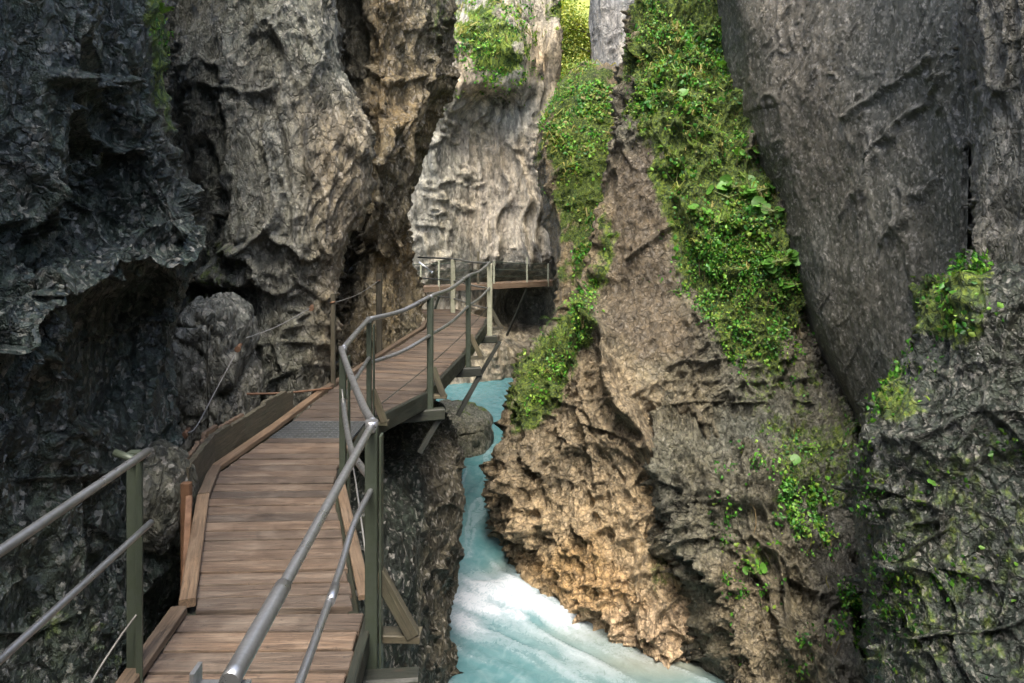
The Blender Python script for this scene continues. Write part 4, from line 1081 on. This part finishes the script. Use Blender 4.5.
# ---------------------------------------------------------------- wooden posts, cables on the rock
for x, y, h, w, lab in ((-2.29, 9.22, 1.2, .055, 'slim pale wooden post standing left of the deck before the grey pillar'), (-2.13, 11.55, 1.25, .09, 'sturdier wooden post left of the deck against the ochre rock')):
    e = empty('wooden_post', (x, y, 0), lab, 'post', 'wooden posts on the rock side of the boardwalk')
    m = MB(); m.beam((x, y, -.3), (x, y, h), w, w, up=(0, 1, 0)); m.build('shaft', M['oldwood'], e)
    m = MB(); m.tube([(x-.03, y-w*.55, h-.12), (x+.03, y-w*.55, h-.1)], .012, 8, 2); m.build('hook', M['rust'], e)
def cable(pts, r, lab, anchors, nm='safety_cable', mat='wire'):
    e = empty(nm, tuple(pts[0]), lab, 'cable', 'cables fixed to the left rock')
    m = MB(); m.tube(pts, r, 6, 6); m.build('cable', M[mat], e)
    for p in anchors:
        p = Vector(p); m = MB(); m.tube([p+Vector((-.03, .12, .0)), p+Vector((0, -.02, 0))], .02, 8, 2); m.tube([p+Vector((0, -.02, -.015)), p+Vector((0, -.045, -.015))], .032, 8, 2); m.build('anchor_bolt', M['rust'], e)
a0 = P(186, 433, 6.6); a1 = P(196, 427, 6.7); a2 = P(239, 347, 7.3); a3 = P(226, 341, 7.2)
cable([a0, a1, P(215, 392, 7.0), a2], .005, 'steel cable rising over the grey outcrop left of the deck', [a0, a2])
b0 = P(246, 338, 7.8); b1 = P(312, 307, 8.75)
cable([b0, P(278, 326, 8.2), b1], .005, 'taut cable bolted across the face of the grey pillar', [b1])
c0 = Vector((-2.29, 9.2, 1.08)); c1 = Vector((-2.13, 11.5, 1.14))
cable([c0, (c0+c1)/2-Vector((0, 0, .05)), c1], .005, 'thin rope strung between the two wooden posts', [])
d0 = P(238, 394, 8.3); d1 = P(332, 388, 8.9)
cable([d0, P(285, 393, 8.5), d1], .014, 'straight iron rod along the foot of the grey pillar', [d0], 'iron_rod', 'rust')

# ---------------------------------------------------------------- far footbridge
fb = empty('footbridge', tuple(P(494, 283, 26)), 'narrow far footbridge bolted across the foot of the pale back wall', 'footbridge')
Lf = [tuple(P(405, 288, 24.6)), tuple(P(494, 283.5, 26.0)), tuple(P(552, 278.5, 27.0))]
zd = -.42
pl = [(p[0], p[1]) for p in Lf]; pr = [(p[0]+.1, p[1]+1.0) for p in Lf]
m = MB(); planks(m, pl, pr, 26, zd); m.build('deck', M['kerb'], fb)
m = MB()
for a, b in zip(pl, pl[1:]): m.beam((a[0], a[1]-.05, zd-.06), (b[0], b[1]-.05, zd-.06), .08, .2)
m.build('side_beam', M['kerb'], fb)
for px, Y in ((527, 26.55), (440, 25.1)):
    x = (px-512)/F*Y; m = MB(); m.beam((x, Y, zd-.2), (x-.75, Y+1.6, zd-2.2), .08, .08); m.build('strut', M['oldwood'], fb)
fr = empty('railing', tuple(P(494, 283, 26)), 'thin far railing of the footbridge before the pale back wall', 'railing')
posts = [(408, 24.65, .85), (421, 24.85, .8), (439, 25.1, .95), (494, 26.0, .85), (527, 26.55, .95), (548, 26.9, .7)]
tp = []
for px, Y, h in posts:
    x = (px-512)/F*Y; m = MB(); m.beam((x, Y-.04, zd-.15), (x, Y-.04, zd+h), .06, .06, up=(0, 1, 0)); m.build('post', M['palepost'], fr); tp.append((x, Y-.05, zd))
m = MB(); m.beam(((478-512)/F*25.8, 25.85, zd-.1), ((478-512)/F*25.8, 25.85, zd+1.2), .08, .08, up=(0, 1, 0)); q = m.build('post', M['oldwood'], fr); q['label'] = 'taller wooden post of the far railing'
for dz, nm, r in ((.82, 'handrail', .018), (.55, 'mid_rail', .012), (.3, 'lower_rail', .01)):
    m = MB(); m.tube([(p[0], p[1], p[2]+dz*(1 if i < 4 else .85)) for i, p in enumerate(tp)], r, 6, 3); m.build(nm, M['post'], fr)
m = MB(); a = P(419, 262, 24); b = P(432, 272, 24); m.tube([a, b], .03, 8, 2); m.tube([b+W(-.01, 0, 0), b+W(.03, 0, -.03)], .06, 8, 2); m.build('brace', M['rail'], fr)

# ---------------------------------------------------------------- world, sun, camera
wd = bpy.data.worlds.new('World'); S.world = wd; wd.use_nodes = True
nt = wd.node_tree; nt.nodes.clear()
sky = nt.nodes.new('ShaderNodeTexSky'); sky.sky_type = 'NISHITA'; sky.sun_disc = False
SUN_EL, SUN_AZ = rad(60), rad(184)     # azimuth: clockwise from +Y
sky.sun_elevation = SUN_EL; sky.sun_rotation = SUN_AZ; sky.air_density = 1.0; sky.dust_density = 4.0; sky.ozone_density = 1.0
bg = nt.nodes.new('ShaderNodeBackground'); bg.inputs[1].default_value = .15
ow = nt.nodes.new('ShaderNodeOutputWorld'); nt.links.new(sky.outputs[0], bg.inputs[0]); nt.links.new(bg.outputs[0], ow.inputs[0])
sl = bpy.data.lights.new('sun', 'SUN'); sl.energy = 1.2; sl.angle = rad(24); sl.color = (1, .93, .80)
so = bpy.data.objects.new('sun', sl); COL.objects.link(so)
dirv = Vector((math.sin(SUN_AZ)*math.cos(SUN_EL), math.cos(SUN_AZ)*math.cos(SUN_EL), math.sin(SUN_EL)))
so.rotation_euler = dirv.to_track_quat('Z', 'Y').to_euler(); so.location = (0, 0, 40)

cam = bpy.data.cameras.new('camera'); co = bpy.data.objects.new('camera', cam); COL.objects.link(co)
co.location = (0, 0, CZ); co.rotation_euler = (rad(90), 0, 0)
cam.sensor_width = 36; cam.lens = F/1024*36; cam.shift_y = -(341.5-HY)/1024; cam.clip_start = .05; cam.clip_end = 500
S.camera = co
S.view_settings.view_transform = 'Standard'; S.view_settings.look = 'None'; S.view_settings.gamma = 1
S.view_settings.exposure = 2.35
S.render.engine = 'CYCLES'
S.cycles.use_denoising = True
try: S.cycles.denoiser = 'OPENIMAGEDENOISE'
except Exception: pass
S.cycles.max_bounces = 8; S.cycles.diffuse_bounces = 4; S.cycles.glossy_bounces = 2; S.cycles.transmission_bounces = 2
S.cycles.use_adaptive_sampling = True; S.cycles.adaptive_threshold = .02
S.cycles.sample_clamp_indirect = 8
